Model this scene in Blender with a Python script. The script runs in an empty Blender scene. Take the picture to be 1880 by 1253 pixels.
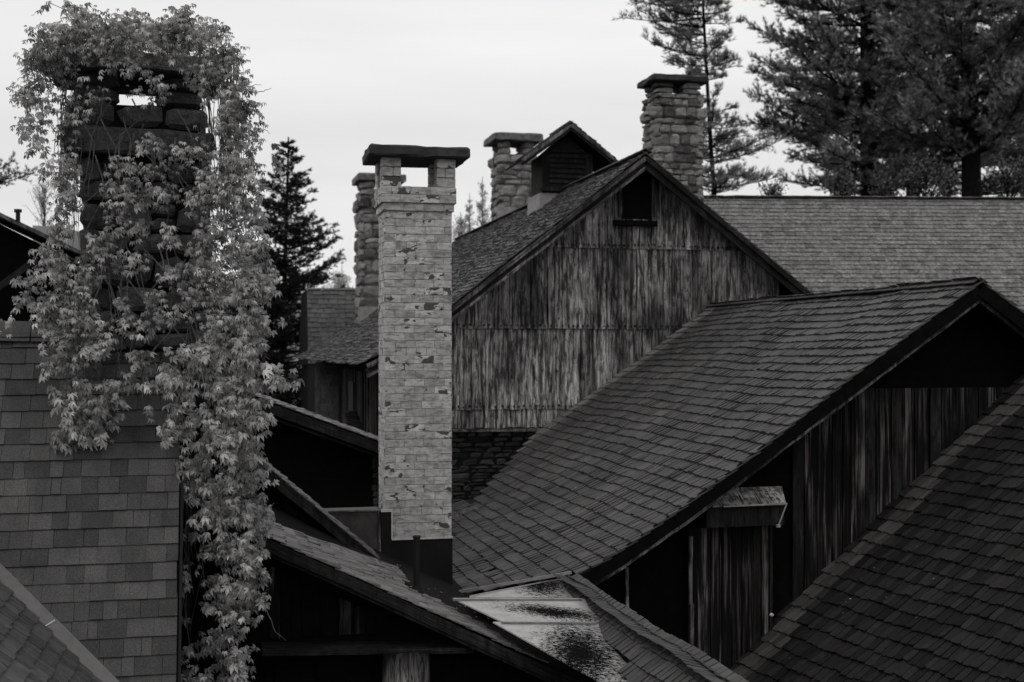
import bpy, math, random
import numpy as np
from mathutils import Vector, Matrix
random.seed(7); np.random.seed(7)
R = random.uniform
C = bpy.context.scene.collection
SC = bpy.context.scene

# ------------------------------------------------------------------ camera, sky, sun, exposure
FPX, CX, HY, ZC = 2300.0, 940.0, 643.0, 9.0       # focal length in photo pixels, centre column, horizon row, eye height
cam_d = bpy.data.cameras.new('camera'); cam = bpy.data.objects.new('camera', cam_d); C.objects.link(cam)
cam.location = (0, 0, ZC); cam.rotation_euler = (math.pi/2, 0, 0)
cam_d.sensor_width = 36; cam_d.lens = FPX/1880*36; cam_d.shift_y = 16.5/1880
cam_d.clip_start = 0.1; cam_d.clip_end = 3000
cam_d.dof.use_dof = True; cam_d.dof.focus_distance = 11.6; cam_d.dof.aperture_fstop = 1.9
SC.camera = cam

SUN_EL, SUN_AZ = math.radians(52), math.radians(215)   # azimuth clockwise from +Y: behind and left of the camera
world = bpy.data.worlds.new('World'); SC.world = world; world.use_nodes = True
nt = world.node_tree; nt.nodes.clear()
wo = nt.nodes.new('ShaderNodeOutputWorld'); bg = nt.nodes.new('ShaderNodeBackground')
sky = nt.nodes.new('ShaderNodeTexSky'); sky.sky_type = 'NISHITA'; sky.sun_disc = False
sky.sun_elevation = SUN_EL; sky.sun_rotation = SUN_AZ
bw = nt.nodes.new('ShaderNodeRGBToBW'); nt.links.new(sky.outputs[0], bw.inputs[0])
tc = nt.nodes.new('ShaderNodeTexCoord'); sp = nt.nodes.new('ShaderNodeSeparateXYZ'); nt.links.new(tc.outputs['Generated'], sp.inputs[0])
mp = nt.nodes.new('ShaderNodeMapping'); mp.inputs['Scale'].default_value = (1.2, 1.2, 7.5); mp.inputs['Rotation'].default_value = (0.05, -0.07, 0)
nt.links.new(tc.outputs['Generated'], mp.inputs[0])
nz = nt.nodes.new('ShaderNodeTexNoise'); nz.inputs['Scale'].default_value = 1.6; nz.inputs['Detail'].default_value = 6; nz.inputs['Roughness'].default_value = 0.5
nt.links.new(mp.outputs[0], nz.inputs['Vector'])
def wm(op, a, b):
    n = nt.nodes.new('ShaderNodeMath'); n.operation = op
    for i, q in enumerate((a, b)):
        if hasattr(q, 'links'): nt.links.new(q, n.inputs[i])
        else: n.inputs[i].default_value = q
    return n.outputs[0]
SKYV = 7.8
cloud = wm('ADD', wm('MULTIPLY', nz.outputs['Fac'], 0.42*SKYV), 0.80*SKYV)       # overcast sheet
cloud = wm('MULTIPLY', cloud, wm('ADD', wm('MULTIPLY', wm('MAXIMUM', sp.outputs['Z'], 0.0), 0.55), 0.94))
tot = wm('ADD', wm('MULTIPLY', cloud, 0.93), wm('MULTIPLY', wm('MINIMUM', bw.outputs[0], 12.0), 0.06))
cc = nt.nodes.new('ShaderNodeCombineColor')
nt.links.new(wm('MULTIPLY', tot, 1.0), cc.inputs[0]); nt.links.new(wm('MULTIPLY', tot, 1.0), cc.inputs[1]); nt.links.new(wm('MULTIPLY', tot, 1.0), cc.inputs[2])
nt.links.new(cc.outputs[0], bg.inputs['Color']); bg.inputs['Strength'].default_value = 0.105
nt.links.new(bg.outputs[0], wo.inputs['Surface'])

sun_d = bpy.data.lights.new('sun', 'SUN'); sun_d.energy = 0.75; sun_d.angle = math.radians(14); sun_d.color = (1, 0.985, 0.965)
sun = bpy.data.objects.new('sun', sun_d); C.objects.link(sun)
sd = Vector((math.sin(SUN_AZ)*math.cos(SUN_EL), math.cos(SUN_AZ)*math.cos(SUN_EL), math.sin(SUN_EL)))
sun.rotation_euler = sd.to_track_quat('Z', 'Y').to_euler(); sun.location = (0, -5, 30)
SC.view_settings.view_transform = 'Standard'; SC.view_settings.look = 'None'
SC.view_settings.exposure = 0; SC.view_settings.gamma = 1; SC.view_settings.use_curve_mapping = False
SC.cycles.max_bounces = 5; SC.cycles.diffuse_bounces = 2; SC.cycles.transparent_max_bounces = 4

# ------------------------------------------------------------------ frames: most roofs share one direction; U recedes, V goes right
_l = math.hypot(538, FPX); UX, UY = -538/_l, FPX/_l
VX, VY = UY, -UX
U = Vector((UX, UY, 0)); V = Vector((VX, VY, 0)); Z = Vector((0, 0, 1))
def W(v, c, z): return Vector((v*VX+c*UX, v*VY+c*UY, z+ZC))
def at(x, y, Y): return Vector(((x-CX)/FPX*Y, Y, (HY-y)/FPX*Y+ZC))
def onc(x, y, c):
    dx = (x-CX)/FPX; Y = c/(UY+UX*dx); X = dx*Y
    return (X*VX+Y*VY, (HY-y)/FPX*Y)
def pc(x, y, c):
    v, z = onc(x, y, c); return W(v, c, z)
def rayplane(x, y, p0, n):
    d = Vector(((x-CX)/FPX, 1, (HY-y)/FPX)); o = Vector((0, 0, ZC))
    return o + d*((p0-o).dot(n)/d.dot(n))
def px(p): return (CX+p.x/p.y*FPX, HY-(p.z-ZC)/p.y*FPX)
def inpoly(p, poly):
    x, y = p; k = False; n = len(poly)
    for i in range(n):
        x1, y1 = poly[i]; x2, y2 = poly[(i+1) % n]
        if (y1 > y) != (y2 > y) and x < (x2-x1)*(y-y1)/(y2-y1)+x1: k = not k
    return k

# ------------------------------------------------------------------ mesh building
class MB:
    def __init__(s): s.v = []; s.f = []; s.uv = []; s.r = []
    def raw(s, vs, fs, uvs=None, r=None):
        o = len(s.v); r = random.random() if r is None else r
        s.v += [tuple(p) for p in vs]; s.r += [r]*len(vs)
        for i, f in enumerate(fs):
            s.f.append(tuple(o+k for k in f))
            if uvs is not None: s.uv += [tuple(q) for q in uvs[i]]
            else:
                P = [Vector(vs[k]) for k in f]; n = (P[1]-P[0]).cross(P[2]-P[0])
                if n.length < 1e-12: n = Vector((0, 0, 1))
                n.normalize(); a = Z.cross(n)
                a = Vector((1, 0, 0)) if a.length < .05 else a.normalized()
                b = n.cross(a); s.uv += [(p.dot(a), p.dot(b)) for p in P]
    def hexa(s, a, b, g=2, r=None):
        """a: 4 bottom corners, b: 4 top corners (same winding); grain runs a->b by default"""
        s.raw(list(a)+list(b), [(3,2,1,0),(4,5,6,7),(0,1,5,4),(1,2,6,5),(2,3,7,6),(3,0,4,7)], None, r)
    def box(s, v0, v1, c0, c1, z0, z1, r=None):
        s.hexa([W(v0,c0,z0),W(v1,c0,z0),W(v1,c1,z0),W(v0,c1,z0)], [W(v0,c0,z1),W(v1,c0,z1),W(v1,c1,z1),W(v0,c1,z1)], r=r)
    def beam(s, p, q, w, h, up=Z, seg=1, jit=0, r=None):
        p = Vector(p); q = Vector(q); d = (q-p); L = d.length; d.normalize()
        sd_ = d.cross(up).normalized(); u_ = sd_.cross(d).normalized()
        vs = []; fs = []; uv = []; seg = max(1, seg); pr = 2*(w+h)
        for i in range(seg+1):
            c0 = p+d*(L*i/seg)+u_*R(-jit, jit)+sd_*R(-jit, jit)
            vs += [c0-sd_*w/2-u_*h/2, c0+sd_*w/2-u_*h/2, c0+sd_*w/2+u_*h/2, c0-sd_*w/2+u_*h/2]
        us = [0, w, w+h, 2*w+h, pr]
        for i in range(seg):
            for k in range(4):
                k2 = (k+1) % 4
                fs.append((4*i+k, 4*i+k2, 4*i+4+k2, 4*i+4+k))
                a, b = L*i/seg, L*(i+1)/seg
                uv.append([(us[k], a), (us[k+1], a), (us[k+1], b), (us[k], b)])
        fs.append((3, 2, 1, 0)); uv.append([(0, 0), (w, 0), (w, h), (0, h)])
        n = 4*seg; fs.append((n, n+1, n+2, n+3)); uv.append([(0, 0), (w, 0), (w, h), (0, h)])
        s.raw(vs, fs, uv, r)
    def prism(s, poly, th, r=None, uvf=None):
        """planar polygon of world points, extruded by vector th"""
        n = len(poly); vs = [Vector(p) for p in poly]+[Vector(p)+th for p in poly]
        fs = [tuple(range(n)), tuple(range(2*n-1, n-1, -1))]+[((i+1) % n, i, n+i, n+(i+1) % n) for i in range(n)]
        s.raw(vs, fs, None, r)
    def tube(s, pts, rad, sides=5, r=None):
        pts = [Vector(p) for p in pts]; n = len(pts)
        rads = rad if isinstance(rad, (list, tuple)) else [rad]*n
        vs = []; fs = []; uv = []; L = 0
        for i, p in enumerate(pts):
            d = (pts[min(i+1, n-1)]-pts[max(i-1, 0)]).normalized()
            a = d.cross(Vector((0.3, 1, 0.2))).normalized(); b = d.cross(a)
            for k in range(sides):
                t = 2*math.pi*k/sides; vs.append(p+(a*math.cos(t)+b*math.sin(t))*rads[i])
        for i in range(n-1):
            L2 = L+(pts[i+1]-pts[i]).length
            for k in range(sides):
                k2 = (k+1) % sides; fs.append((i*sides+k, i*sides+k2, (i+1)*sides+k2, (i+1)*sides+k))
                w = 2*math.pi*rads[i]/sides
                uv.append([(k*w, L), ((k+1)*w, L), ((k+1)*w, L2), (k*w, L2)])
            L = L2
        fs.append(tuple(range(sides))); uv.append([(0, 0)]*sides)
        fs.append(tuple(range((n-1)*sides, n*sides))[::-1]); uv.append([(0, 0)]*sides)
        s.raw(vs, fs, uv, r)
    def build(s, name, mat, parent=None, smooth=False, kind=None, label=None):
        me = bpy.data.meshes.new(name); me.from_pydata(s.v, [], s.f)
        return finish(me, s.uv, s.r, name, mat, parent, smooth, kind, label)

def finish(me, uv, rr, name, mat, parent, smooth=False, kind=None, label=None, mw=None):
    if uv is not None:
        l = me.uv_layers.new(name='UVMap'); l.data.foreach_set('uv', np.asarray(uv, dtype=np.float32).ravel())
    if rr is not None:
        a = me.attributes.new('rnd', 'FLOAT', 'POINT'); a.data.foreach_set('value', np.asarray(rr, dtype=np.float32))
    if smooth: me.polygons.foreach_set('use_smooth', [True]*len(me.polygons))
    me.materials.append(mat); me.update()
    o = bpy.data.objects.new(name, me); C.objects.link(o); place(o, mw or Matrix.Identity(4), parent)
    if kind: o['kind'] = kind
    if label: o['label'] = label
    return o
WM = {}
def place(o, mw, parent):
    if parent is not None:
        o.parent = parent; o.matrix_basis = WM[parent.name].inverted() @ mw
    else: o.matrix_basis = mw
    WM[o.name] = mw.copy()
def thing(name, label, cat, loc, group=None):
    o = bpy.data.objects.new(name, None); C.objects.link(o); o.empty_display_size = .2
    o['label'] = label; o['category'] = cat
    if group: o['group'] = group
    place(o, Matrix.Translation(loc), None); return o
def tagged(o, label, cat, group=None):
    o['label'] = label; o['category'] = cat
    if group: o['group'] = group
    return o

def frame(o, x, y, z):
    return Matrix(((x.x, y.x, z.x, o.x), (x.y, y.y, z.y, o.y), (x.z, y.z, z.z, o.z), (0, 0, 0, 1)))

# templates: (verts Nx3, faces, uvs per loop)
def tmpl_box(jit=0.0, taper=0.0, chamfer=0.0, cup=0.0):
    """shingle: x -.5...5 across, y 0 (hidden head) .. 1 (butt), z 0..1 thickness at the butt"""
    j = lambda a: R(-a, a)
    b0 = 1+j(jit); b1 = 1+j(jit)
    x0, x1 = -.5, .5
    vs = [(x0, 0, -.2), (x1, 0, -.2), (x1, 0, .15), (x0, 0, .15)]
    if chamfer:
        vs += [(x0, b0-chamfer, -.1), (x0+chamfer*1.3, b0, -.1), (x1-chamfer*1.3, b1, -.1), (x1, b1-chamfer, -.1),
               (x0, b0-chamfer, .9+cup), (x0+chamfer*1.3, b0, .95), (x1-chamfer*1.3, b1, .95+cup), (x1, b1-chamfer, .9)]
        fs = [(3, 8, 9, 10, 11, 2), (0, 1, 7, 6, 5, 4), (4, 5, 9, 8), (5, 6, 10, 9), (6, 7, 11, 10), (0, 4, 8, 3), (1, 2, 11, 7), (0, 3, 2, 1)]
    else:
        z0 = .9+j(cup); z1 = .9+j(cup); zm = .9+j(cup)*1.2; bm = 1+j(jit)*.6
        vs += [(x0, b0, -.1), (0, bm, -.1), (x1, b1, -.1), (x0, b0, z0), (0, bm, zm), (x1, b1, z1)]
        fs = [(3, 7, 8, 9, 2), (0, 1, 6, 5, 4), (4, 5, 8, 7), (5, 6, 9, 8), (0, 4, 7, 3), (1, 2, 9, 6), (0, 3, 2, 1)]
    uv = [[(vs[k][0]*.12, vs[k][1]*.25+vs[k][2]*.02) for k in f] for f in fs]
    return np.array(vs, float), fs, uv
def tmpl_stone(jit=.16, ch=.21):
    """rounded irregular block in -.5...5, 44 triangles"""
    vs = []; idx = {}
    for sx in (-1, 1):
        for sy in (-1, 1):
            for sz in (-1, 1):
                jx, jy, jz = R(-jit, jit), R(-jit, jit)*.6, R(-jit, jit)
                for ax in range(3):
                    p = [sx*.5, sy*.5, sz*.5]
                    for k in range(3):
                        if k != ax: p[k] -= (sx, sy, sz)[k]*ch*R(.6, 1.3)
                    idx[(sx, sy, sz, ax)] = len(vs); vs.append((p[0]+jx*.5, p[1]+jy, p[2]+jz*.5))
    fs = []
    for ax in range(3):
        o = [k for k in range(3) if k != ax]
        for s in (-1, 1):
            q = []
            for a, b in ((-1, -1), (1, -1), (1, 1), (-1, 1)):
                t = [0, 0, 0]; t[ax] = s; t[o[0]] = a; t[o[1]] = b; q.append(idx[(*t, ax)])
            fs.append(tuple(q))
        for a in (-1, 1):
            for b in (-1, 1):
                t0 = [0, 0, 0]; t1 = [0, 0, 0]; t0[ax] = -1; t1[ax] = 1
                for t in (t0, t1): t[o[0]] = a; t[o[1]] = b
                fs.append((idx[(*t0, o[0])], idx[(*t1, o[0])], idx[(*t1, o[1])], idx[(*t0, o[1])]))
    for sx in (-1, 1):
        for sy in (-1, 1):
            for sz in (-1, 1): fs.append(tuple(idx[(sx, sy, sz, a)] for a in range(3)))
    V_ = np.array(vs, float); out = []
    for f in fs:       # orient outward
        P = V_[list(f)]; n = np.cross(P[1]-P[0], P[2]-P[0])
        out.append(f if n.dot(P.mean(0)) > 0 else f[::-1])
    uv = [[(vs[k][0]*.3+vs[k][1]*.3, vs[k][2]*.2+vs[k][1]*.15) for k in f] for f in out]
    return V_, out, uv
def tmpl_brick(jit=.03):
    v, f, u = tmpl_stone(jit*.5, .035); return v, f, u

def emit(parent, name, mat, variants, places, limit=300, stuff_name=None, smooth=False, minpx=8):
    """places: list of (variant index, world Matrix, rnd). the largest in view become parts, the rest one joined part"""
    sc = []
    for i, (k, m, r) in enumerate(places):
        p = m.translation; s = -1
        if p.y > .5:
            x, y = px(p)
            sz = sorted([m.col[0].to_3d().length, m.col[1].to_3d().length, m.col[2].to_3d().length])[1:]
            big = max(sz)/p.y*FPX
            if -30 < x < 1910 and -30 < y < 1283 and big >= minpx: s = sz[0]*sz[1]/p.y/p.y
        sc.append((s, i))
    sc.sort(reverse=True); pick = [i for s, i in sc[:limit] if s > 0]; ps = set(pick)
    mes = {}
    for i in pick:
        k, m, r = places[i]
        if k not in mes:
            vv, ff, uu = variants[k]; me = bpy.data.meshes.new(name); me.from_pydata(vv.tolist(), [], ff)
            o = finish(me, [q for f in uu for q in f], None, name, mat, parent, smooth, mw=m); mes[k] = me
        else:
            o = bpy.data.objects.new(name, mes[k]); C.objects.link(o); place(o, m, parent)
    rest = [places[i] for i in range(len(places)) if i not in ps]
    if rest:
        VV = []; FF = []; UU = []; RR = []; o = 0
        for k, m, r in rest:
            vv, ff, uu = variants[k]; M = np.array(m)
            VV.append(vv @ M[:3, :3].T+M[:3, 3]); FF += [tuple(a+o for a in f) for f in ff]
            off = (random.random()*3, random.random()*3)
            UU += [(q[0]+off[0], q[1]+off[1]) for f in uu for q in f]; RR += [r]*len(vv); o += len(vv)
        me = bpy.data.meshes.new(stuff_name or name); me.from_pydata(np.concatenate(VV).tolist(), [], FF)
        finish(me, UU, RR, stuff_name or name, mat, parent, smooth, kind='stuff')
    return len(pick), len(rest)

# ------------------------------------------------------------------ materials (the photograph is in greys, so are they)
class N:
    def __init__(s, name, rough=.8, spec=.3):
        s.m = bpy.data.materials.new(name); s.m.use_nodes = True; s.t = s.m.node_tree
        s.b = s.t.nodes['Principled BSDF']; s.b.inputs['Roughness'].default_value = rough
        s.b.inputs['Specular IOR Level'].default_value = spec
        a = s.t.nodes.new('ShaderNodeAttribute'); a.attribute_name = 'rnd'
        oi = s.t.nodes.new('ShaderNodeObjectInfo')
        s.rnd = s.math('FRACT', s.math('ADD', a.outputs['Fac'], oi.outputs['Random']))
        uvn = s.t.nodes.new('ShaderNodeUVMap'); g = s.t.nodes.new('ShaderNodeNewGeometry')
        c = s.t.nodes.new('ShaderNodeCombineXYZ')
        s.link(s.math('MULTIPLY', s.rnd, 31.0), c.inputs[2]); s.link(s.math('MULTIPLY', oi.outputs['Random'], 17.0), c.inputs[0])
        ad = s.t.nodes.new('ShaderNodeVectorMath'); s.link(uvn.outputs[0], ad.inputs[0]); s.link(c.outputs[0], ad.inputs[1])
        s.uv = ad.outputs[0]; s.pos = g.outputs['Position']; s.uv0 = uvn.outputs[0]
    def link(s, a, b): s.t.links.new(a, b)
    def math(s, op, a, b=0.0, clamp=False):
        n = s.t.nodes.new('ShaderNodeMath'); n.operation = op; n.use_clamp = clamp
        for i, q in enumerate((a, b)):
            if hasattr(q, 'links'): s.link(q, n.inputs[i])
            else: n.inputs[i].default_value = q
        return n.outputs[0]
    def map(s, v, sc, rot=(0, 0, 0)):
        n = s.t.nodes.new('ShaderNodeMapping'); n.inputs['Scale'].default_value = sc; n.inputs['Rotation'].default_value = rot; s.link(v, n.inputs[0]); return n.outputs[0]
    def noise(s, v, sc=1.0, det=3, ro=.55, di=0.0):
        n = s.t.nodes.new('ShaderNodeTexNoise'); n.inputs['Scale'].default_value = sc; n.inputs['Detail'].default_value = det
        n.inputs['Roughness'].default_value = ro; n.inputs['Distortion'].default_value = di; s.link(v, n.inputs['Vector']); return n.outputs['Fac']
    def ramp(s, f, st):
        n = s.t.nodes.new('ShaderNodeValToRGB'); e = n.color_ramp.elements
        while len(e) < len(st): e.new(.5)
        for i, (p, q) in enumerate(st): e[i].position = p; e[i].color = (q, q, q, 1)
        s.link(f, n.inputs[0]); return n.outputs[0]
    def mix(s, f, a, b):
        n = s.t.nodes.new('ShaderNodeMix'); n.data_type = 'FLOAT'
        for i, q in ((0, f), (2, a), (3, b)):
            if hasattr(q, 'links'): s.link(q, n.inputs[i])
            else: n.inputs[i].default_value = q
        return n.outputs[0]
    def col(s, val, tint=(1, .975, .95)):
        c = s.t.nodes.new('ShaderNodeCombineColor')
        for i in range(3): s.link(s.math('MULTIPLY', val, tint[i]), c.inputs[i])
        s.link(c.outputs[0], s.b.inputs['Base Color']); return s
    def bump(s, h, st=.5, d=.01):
        n = s.t.nodes.new('ShaderNodeBump'); n.inputs['Strength'].default_value = st; n.inputs['Distance'].default_value = d
        s.link(h, n.inputs['Height']); s.link(n.outputs[0], s.b.inputs['Normal']); return s

def m_shingle(name, lo, hi, tint=(1, .97, .945), moss=0.0, rough=.62, spec=.35, grain=1.0):
    n = N(name, rough, spec)
    base = n.mix(n.rnd, lo, hi)
    g = n.ramp(n.noise(n.map(n.uv, (95, 7, 1)), 1, 3), [(.28, .80), (.55, 1.0), (.8, 1.12)])
    big = n.ramp(n.noise(n.pos, .9, 3), [(.25, .72), (.75, 1.25)])
    sp = n.ramp(n.noise(n.pos, 26, 4, .6), [(.3, .72), (.7, 1.18)])
    v = n.math('MULTIPLY', n.math('MULTIPLY', base, g), n.math('MULTIPLY', big, sp))
    if moss:
        mm = n.math('MULTIPLY', n.ramp(n.noise(n.pos, 7, 5, .65), [(.5, 0), (.62, 1)]), moss)
        v = n.mix(mm, v, n.math('MULTIPLY', n.ramp(n.noise(n.pos, 60, 2), [(.3, .5), (.7, 1.7)]), (lo+hi)*.55))
    n.col(v, tint); n.bump(n.math('ADD', g, n.math('MULTIPLY', sp, .8)), .55, .006*grain); return n.m
def m_asphalt(name, lo, hi, gs=150, dist=((.25, 0), (.45, .55), (.8, 1))):
    n = N(name, .85, .25)
    base = n.mix(n.ramp(n.rnd, list(dist)), lo, hi)
    g = n.ramp(n.noise(n.pos, gs, 3, .8), [(.34, .45), (.5, .95), (.66, 1.9)])
    g2 = n.ramp(n.noise(n.pos, 3.1, 4), [(.3, .82), (.7, 1.18)])
    st = n.ramp(n.noise(n.map(n.pos, (5, 5, .6)), 1, 4, .6), [(.32, .8), (.6, 1.08)])
    n.col(n.math('MULTIPLY', n.math('MULTIPLY', base, g), n.math('MULTIPLY', g2, st)), (1, .985, .965)); n.bump(g, .6, .003); return n.m
def m_wood(name, lo, hi, dark, tint=(1, .975, .95), ax=1.0, knots=True, rough=.8):
    """grain along UV v"""
    n = N(name, rough, .2)
    fine = n.noise(n.map(n.uv, (120*ax, 5, 1)), 1, 4, .6, .4)
    mid = n.noise(n.map(n.uv, (20*ax, 1.1, 1)), 1, 5, .68, .8)
    big = n.noise(n.map(n.pos, (1.7, 1.7, .55)), 1, 4, .6, .3)
    base = n.mix(n.ramp(fine, [(.3, 0), (.7, 1)]), lo, hi)
    base = n.math('MULTIPLY', base, n.mix(n.rnd, .72, 1.25))
    st = n.ramp(mid, [(.43, 0), (.475, .5), (.51, 1)])
    v = n.mix(st, n.math('MULTIPLY', base, dark), base)
    v = n.math('MULTIPLY', v, n.ramp(big, [(.36, .28), (.50, .85), (.64, 1.35)]))
    fl_ = n.ramp(n.noise(n.map(n.pos, (16, 16, 3.2)), 1, 5, .7, .5), [(.40, .25), (.47, .8), (.52, 1.05), (.68, 1.35)]); v = n.math('MULTIPLY', v, fl_)
    worn = n.ramp(n.noise(n.map(n.pos, (4.5, 4.5, 1.6)), 1, 5, .7, .8), [(.50, 1), (.56, 1.35), (.64, 1.7)]); v = n.math('MULTIPLY', v, worn)
    crack = n.ramp(n.noise(n.map(n.uv, (42*ax, .9, 1)), 1, 2, .5, 1.2), [(.470, 1), (.492, .12), (.505, .12), (.525, 1)])
    v = n.math('MULTIPLY', v, crack)
    if knots:
        k = n.ramp(n.noise(n.map(n.uv, (22, 11, 1)), 1, 1, .4), [(.70, 1), (.76, .2)]); v = n.math('MULTIPLY', v, k)
    n.col(v, tint); n.bump(n.math('MULTIPLY', n.math('ADD', fine, mid), crack), .8, .008); return n.m
def m_stone(name, lo, hi, tint=(1, .98, .955), bs=1.0):
    n = N(name, .85, .25)
    base = n.mix(n.ramp(n.rnd, [(.05, 0), (.3, .55), (.95, 1)]), lo, hi)
    a = n.ramp(n.noise(n.pos, 5.5*bs, 6, .65, .3), [(.3, .5), (.5, 1), (.7, 1.35)])
    b = n.ramp(n.noise(n.pos, 38*bs, 5, .7), [(.3, .6), (.7, 1.3)])
    li = n.ramp(n.noise(n.pos, 13*bs, 4, .6), [(.6, 0), (.66, .55)])
    v = n.math('MULTIPLY', base, n.math('MULTIPLY', a, b)); v = n.mix(li, v, (lo+hi)*.75)
    n.col(v, tint); n.bump(n.math('ADD', n.math('MULTIPLY', a, 2.0), b), .9, .02/bs); return n.m
def m_plain(name, val, rough=.8, spec=.3, var=.35, sc=9.0, metal=0.0, tint=(1, .98, .96), bump=.004):
    n = N(name, rough, spec); n.b.inputs['Metallic'].default_value = metal
    a = n.noise(n.pos, sc, 5, .6, .2); b = n.noise(n.pos, sc*9, 3)
    n.col(n.math('MULTIPLY', n.math('MULTIPLY', n.ramp(a, [(.28, 1-var), (.72, 1+var)]), n.ramp(b, [(.3, .88), (.7, 1.12)])), val), tint)
    n.bump(n.math('ADD', a, n.math('MULTIPLY', b, .4)), .4, bump); return n.m

M = {}
M['shake'] = m_shingle('cedar_shake', .028, .056)
M['shake_strip'] = m_shingle('washed_shake', .085, .135)
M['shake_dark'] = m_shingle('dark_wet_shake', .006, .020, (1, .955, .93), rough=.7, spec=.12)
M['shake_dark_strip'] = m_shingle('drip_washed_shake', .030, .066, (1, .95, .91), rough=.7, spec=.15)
M['shake_moss'] = m_shingle('mossy_shake', .030, .058, moss=.6)
M['shake_fine'] = m_shingle('grey_wood_shingle', .07, .14)
M['slate'] = m_shingle('slate_grey_shingle', .045, .078, (1, .985, .965))
M['slate_n'] = m_shingle('weathered_wall_shingle', .05, .10, (1, .985, .965))
M['asphalt'] = m_asphalt('granule_shingle', .042, .072)
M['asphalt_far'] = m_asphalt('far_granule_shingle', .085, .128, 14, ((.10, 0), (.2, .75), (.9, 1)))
M['deck'] = m_plain('roof_underlay', .006, .95, .05)
M['tar'] = m_plain('tar_membrane', .008, .9, .08, .5, 30)
M['plank'] = m_wood('weathered_plank', .14, .34, .18)
M['plank_low'] = m_wood('weathered_plank_pale', .17, .40, .18)
def m_streak():
    n = N('dark_streaked_plank', .85, .08)
    a = n.noise(n.map(n.uv, (26, .9, 1)), 1, 4, .62, .5); b = n.noise(n.map(n.uv, (120, 3, 1)), 1, 3)
    k = n.math('MULTIPLY', n.ramp(a, [(.46, .02), (.52, .15), (.60, .8), (.68, 1)]), n.ramp(n.noise(n.pos, 1.3, 3), [(.36, .15), (.55, 1)]))
    v = n.mix(n.math('MULTIPLY', k, n.mix(n.rnd, .10, 1.0)), .005, .20); v = n.math('MULTIPLY', v, n.ramp(b, [(.3, .5), (.7, 1.25)]))
    n.col(v, (1, .95, .9)); n.bump(n.math('ADD', a, b), .7, .006); return n.m
M['plank_dark'] = m_streak()  # near-black boards with pale streaks along the grain
M['trim'] = m_wood('rake_trim', .10, .19, .4, knots=False)
M['trim_dark'] = m_wood('dark_trim', .010, .022, .5, knots=False)
M['trim_pale'] = m_wood('pale_board', .22, .36, .7, knots=False, ax=.4)
M['black'] = m_plain('shade_black_wall', .0035, .95, .05, .4)  # deep shade under eaves and in voids painted as near-black
M['louvre'] = m_plain('louvre_paint', .012, .8, .2)
M['nail'] = m_plain('nail_rust', .006, .8, .2)
M['stone'] = m_stone('fieldstone', .05, .26)
M['stone_dark'] = m_stone('damp_stone', .035, .11)
M['stone_wall'] = m_stone('foundation_stone', .010, .050, bs=2)
M['mortar'] = m_plain('mortar', .085, .9, .2, .35, 12)
M['mortar_dark'] = m_plain('dark_mortar', .006, .9, .1)
M['cap'] = m_plain('cap_slab', .030, .8, .25, .6, 8, bump=.02)
M['cap_l'] = m_plain('cap_slab_pale', .10, .8, .25, .6, 8, bump=.02)
M['copper'] = m_plain('aged_metal_sheet', .040, .5, .3, .6, 5, .2, (1, .95, .9))
M['flash_dark'] = m_plain('dark_flashing', .007, .7, .15, .4, 6)
M['flash'] = m_plain('grey_flashing', .20, .5, .4, .35, 7)
M['flash_k'] = m_plain('painted_flashing', .085, .45, .4, .15, 2, bump=.001)
M['lip'] = m_plain('bright_flashing_lip', .42, .5, .4, .3, 20)
M['pipe'] = m_plain('vent_pipe', .006, .6, .25)
M['bark'] = m_wood('bark', .02, .05, .4, knots=False)
M['bark_far'] = m_plain('pine_bark', .007, .95, .1, .5, 6)
M['stem'] = m_plain('vine_stem', .085, .85, .2, .5, 20)
M['grass'] = m_plain('ground_grass', .05, .95, .1, .5, .5)
M['hill'] = m_plain('wooded_hill', .15, .95, .05, .35, .08)

# white painted brick with the paint worn off in patches
def m_brick():
    n = N('painted_brick', .8, .25)
    paint = n.math('MULTIPLY', n.mix(n.rnd, .34, .56), n.ramp(n.noise(n.pos, 14, 5, .6), [(.3, .78), (.7, 1.1)]))
    fine = n.ramp(n.noise(n.map(n.pos, (50, 50, 120)), 1, 4, .65), [(.3, .8), (.6, 1.06)])
    grime = n.ramp(n.noise(n.map(n.pos, (9, 9, 26)), 1, 5, .7, .6), [(.46, 1), (.56, .68), (.64, .50)])
    paint = n.math('MULTIPLY', n.math('MULTIPLY', paint, fine), grime)
    q = n.noise(n.map(n.pos, (1, 1, 1.7)), 9.0, 3, .5, .1)
    q = n.math('ADD', q, n.math('MULTIPLY', n.ramp(n.rnd, [(.55, 0), (1, 1)]), .17))
    bare = n.ramp(q, [(.686, 0), (.700, 1)])
    raw = n.math('MULTIPLY', n.ramp(n.noise(n.pos, 60, 3), [(.3, .6), (.7, 1.5)]), .062)
    n.col(n.mix(bare, paint, raw), (1, .985, .965))
    n.bump(n.math('ADD', n.math('MULTIPLY', fine, .7), n.math('MULTIPLY', bare, -1.2)), .6, .006); return n.m
M['brick'] = m_brick()
M['brick_mortar'] = m_plain('painted_mortar', .34, .85, .2, .3, 16)

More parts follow.
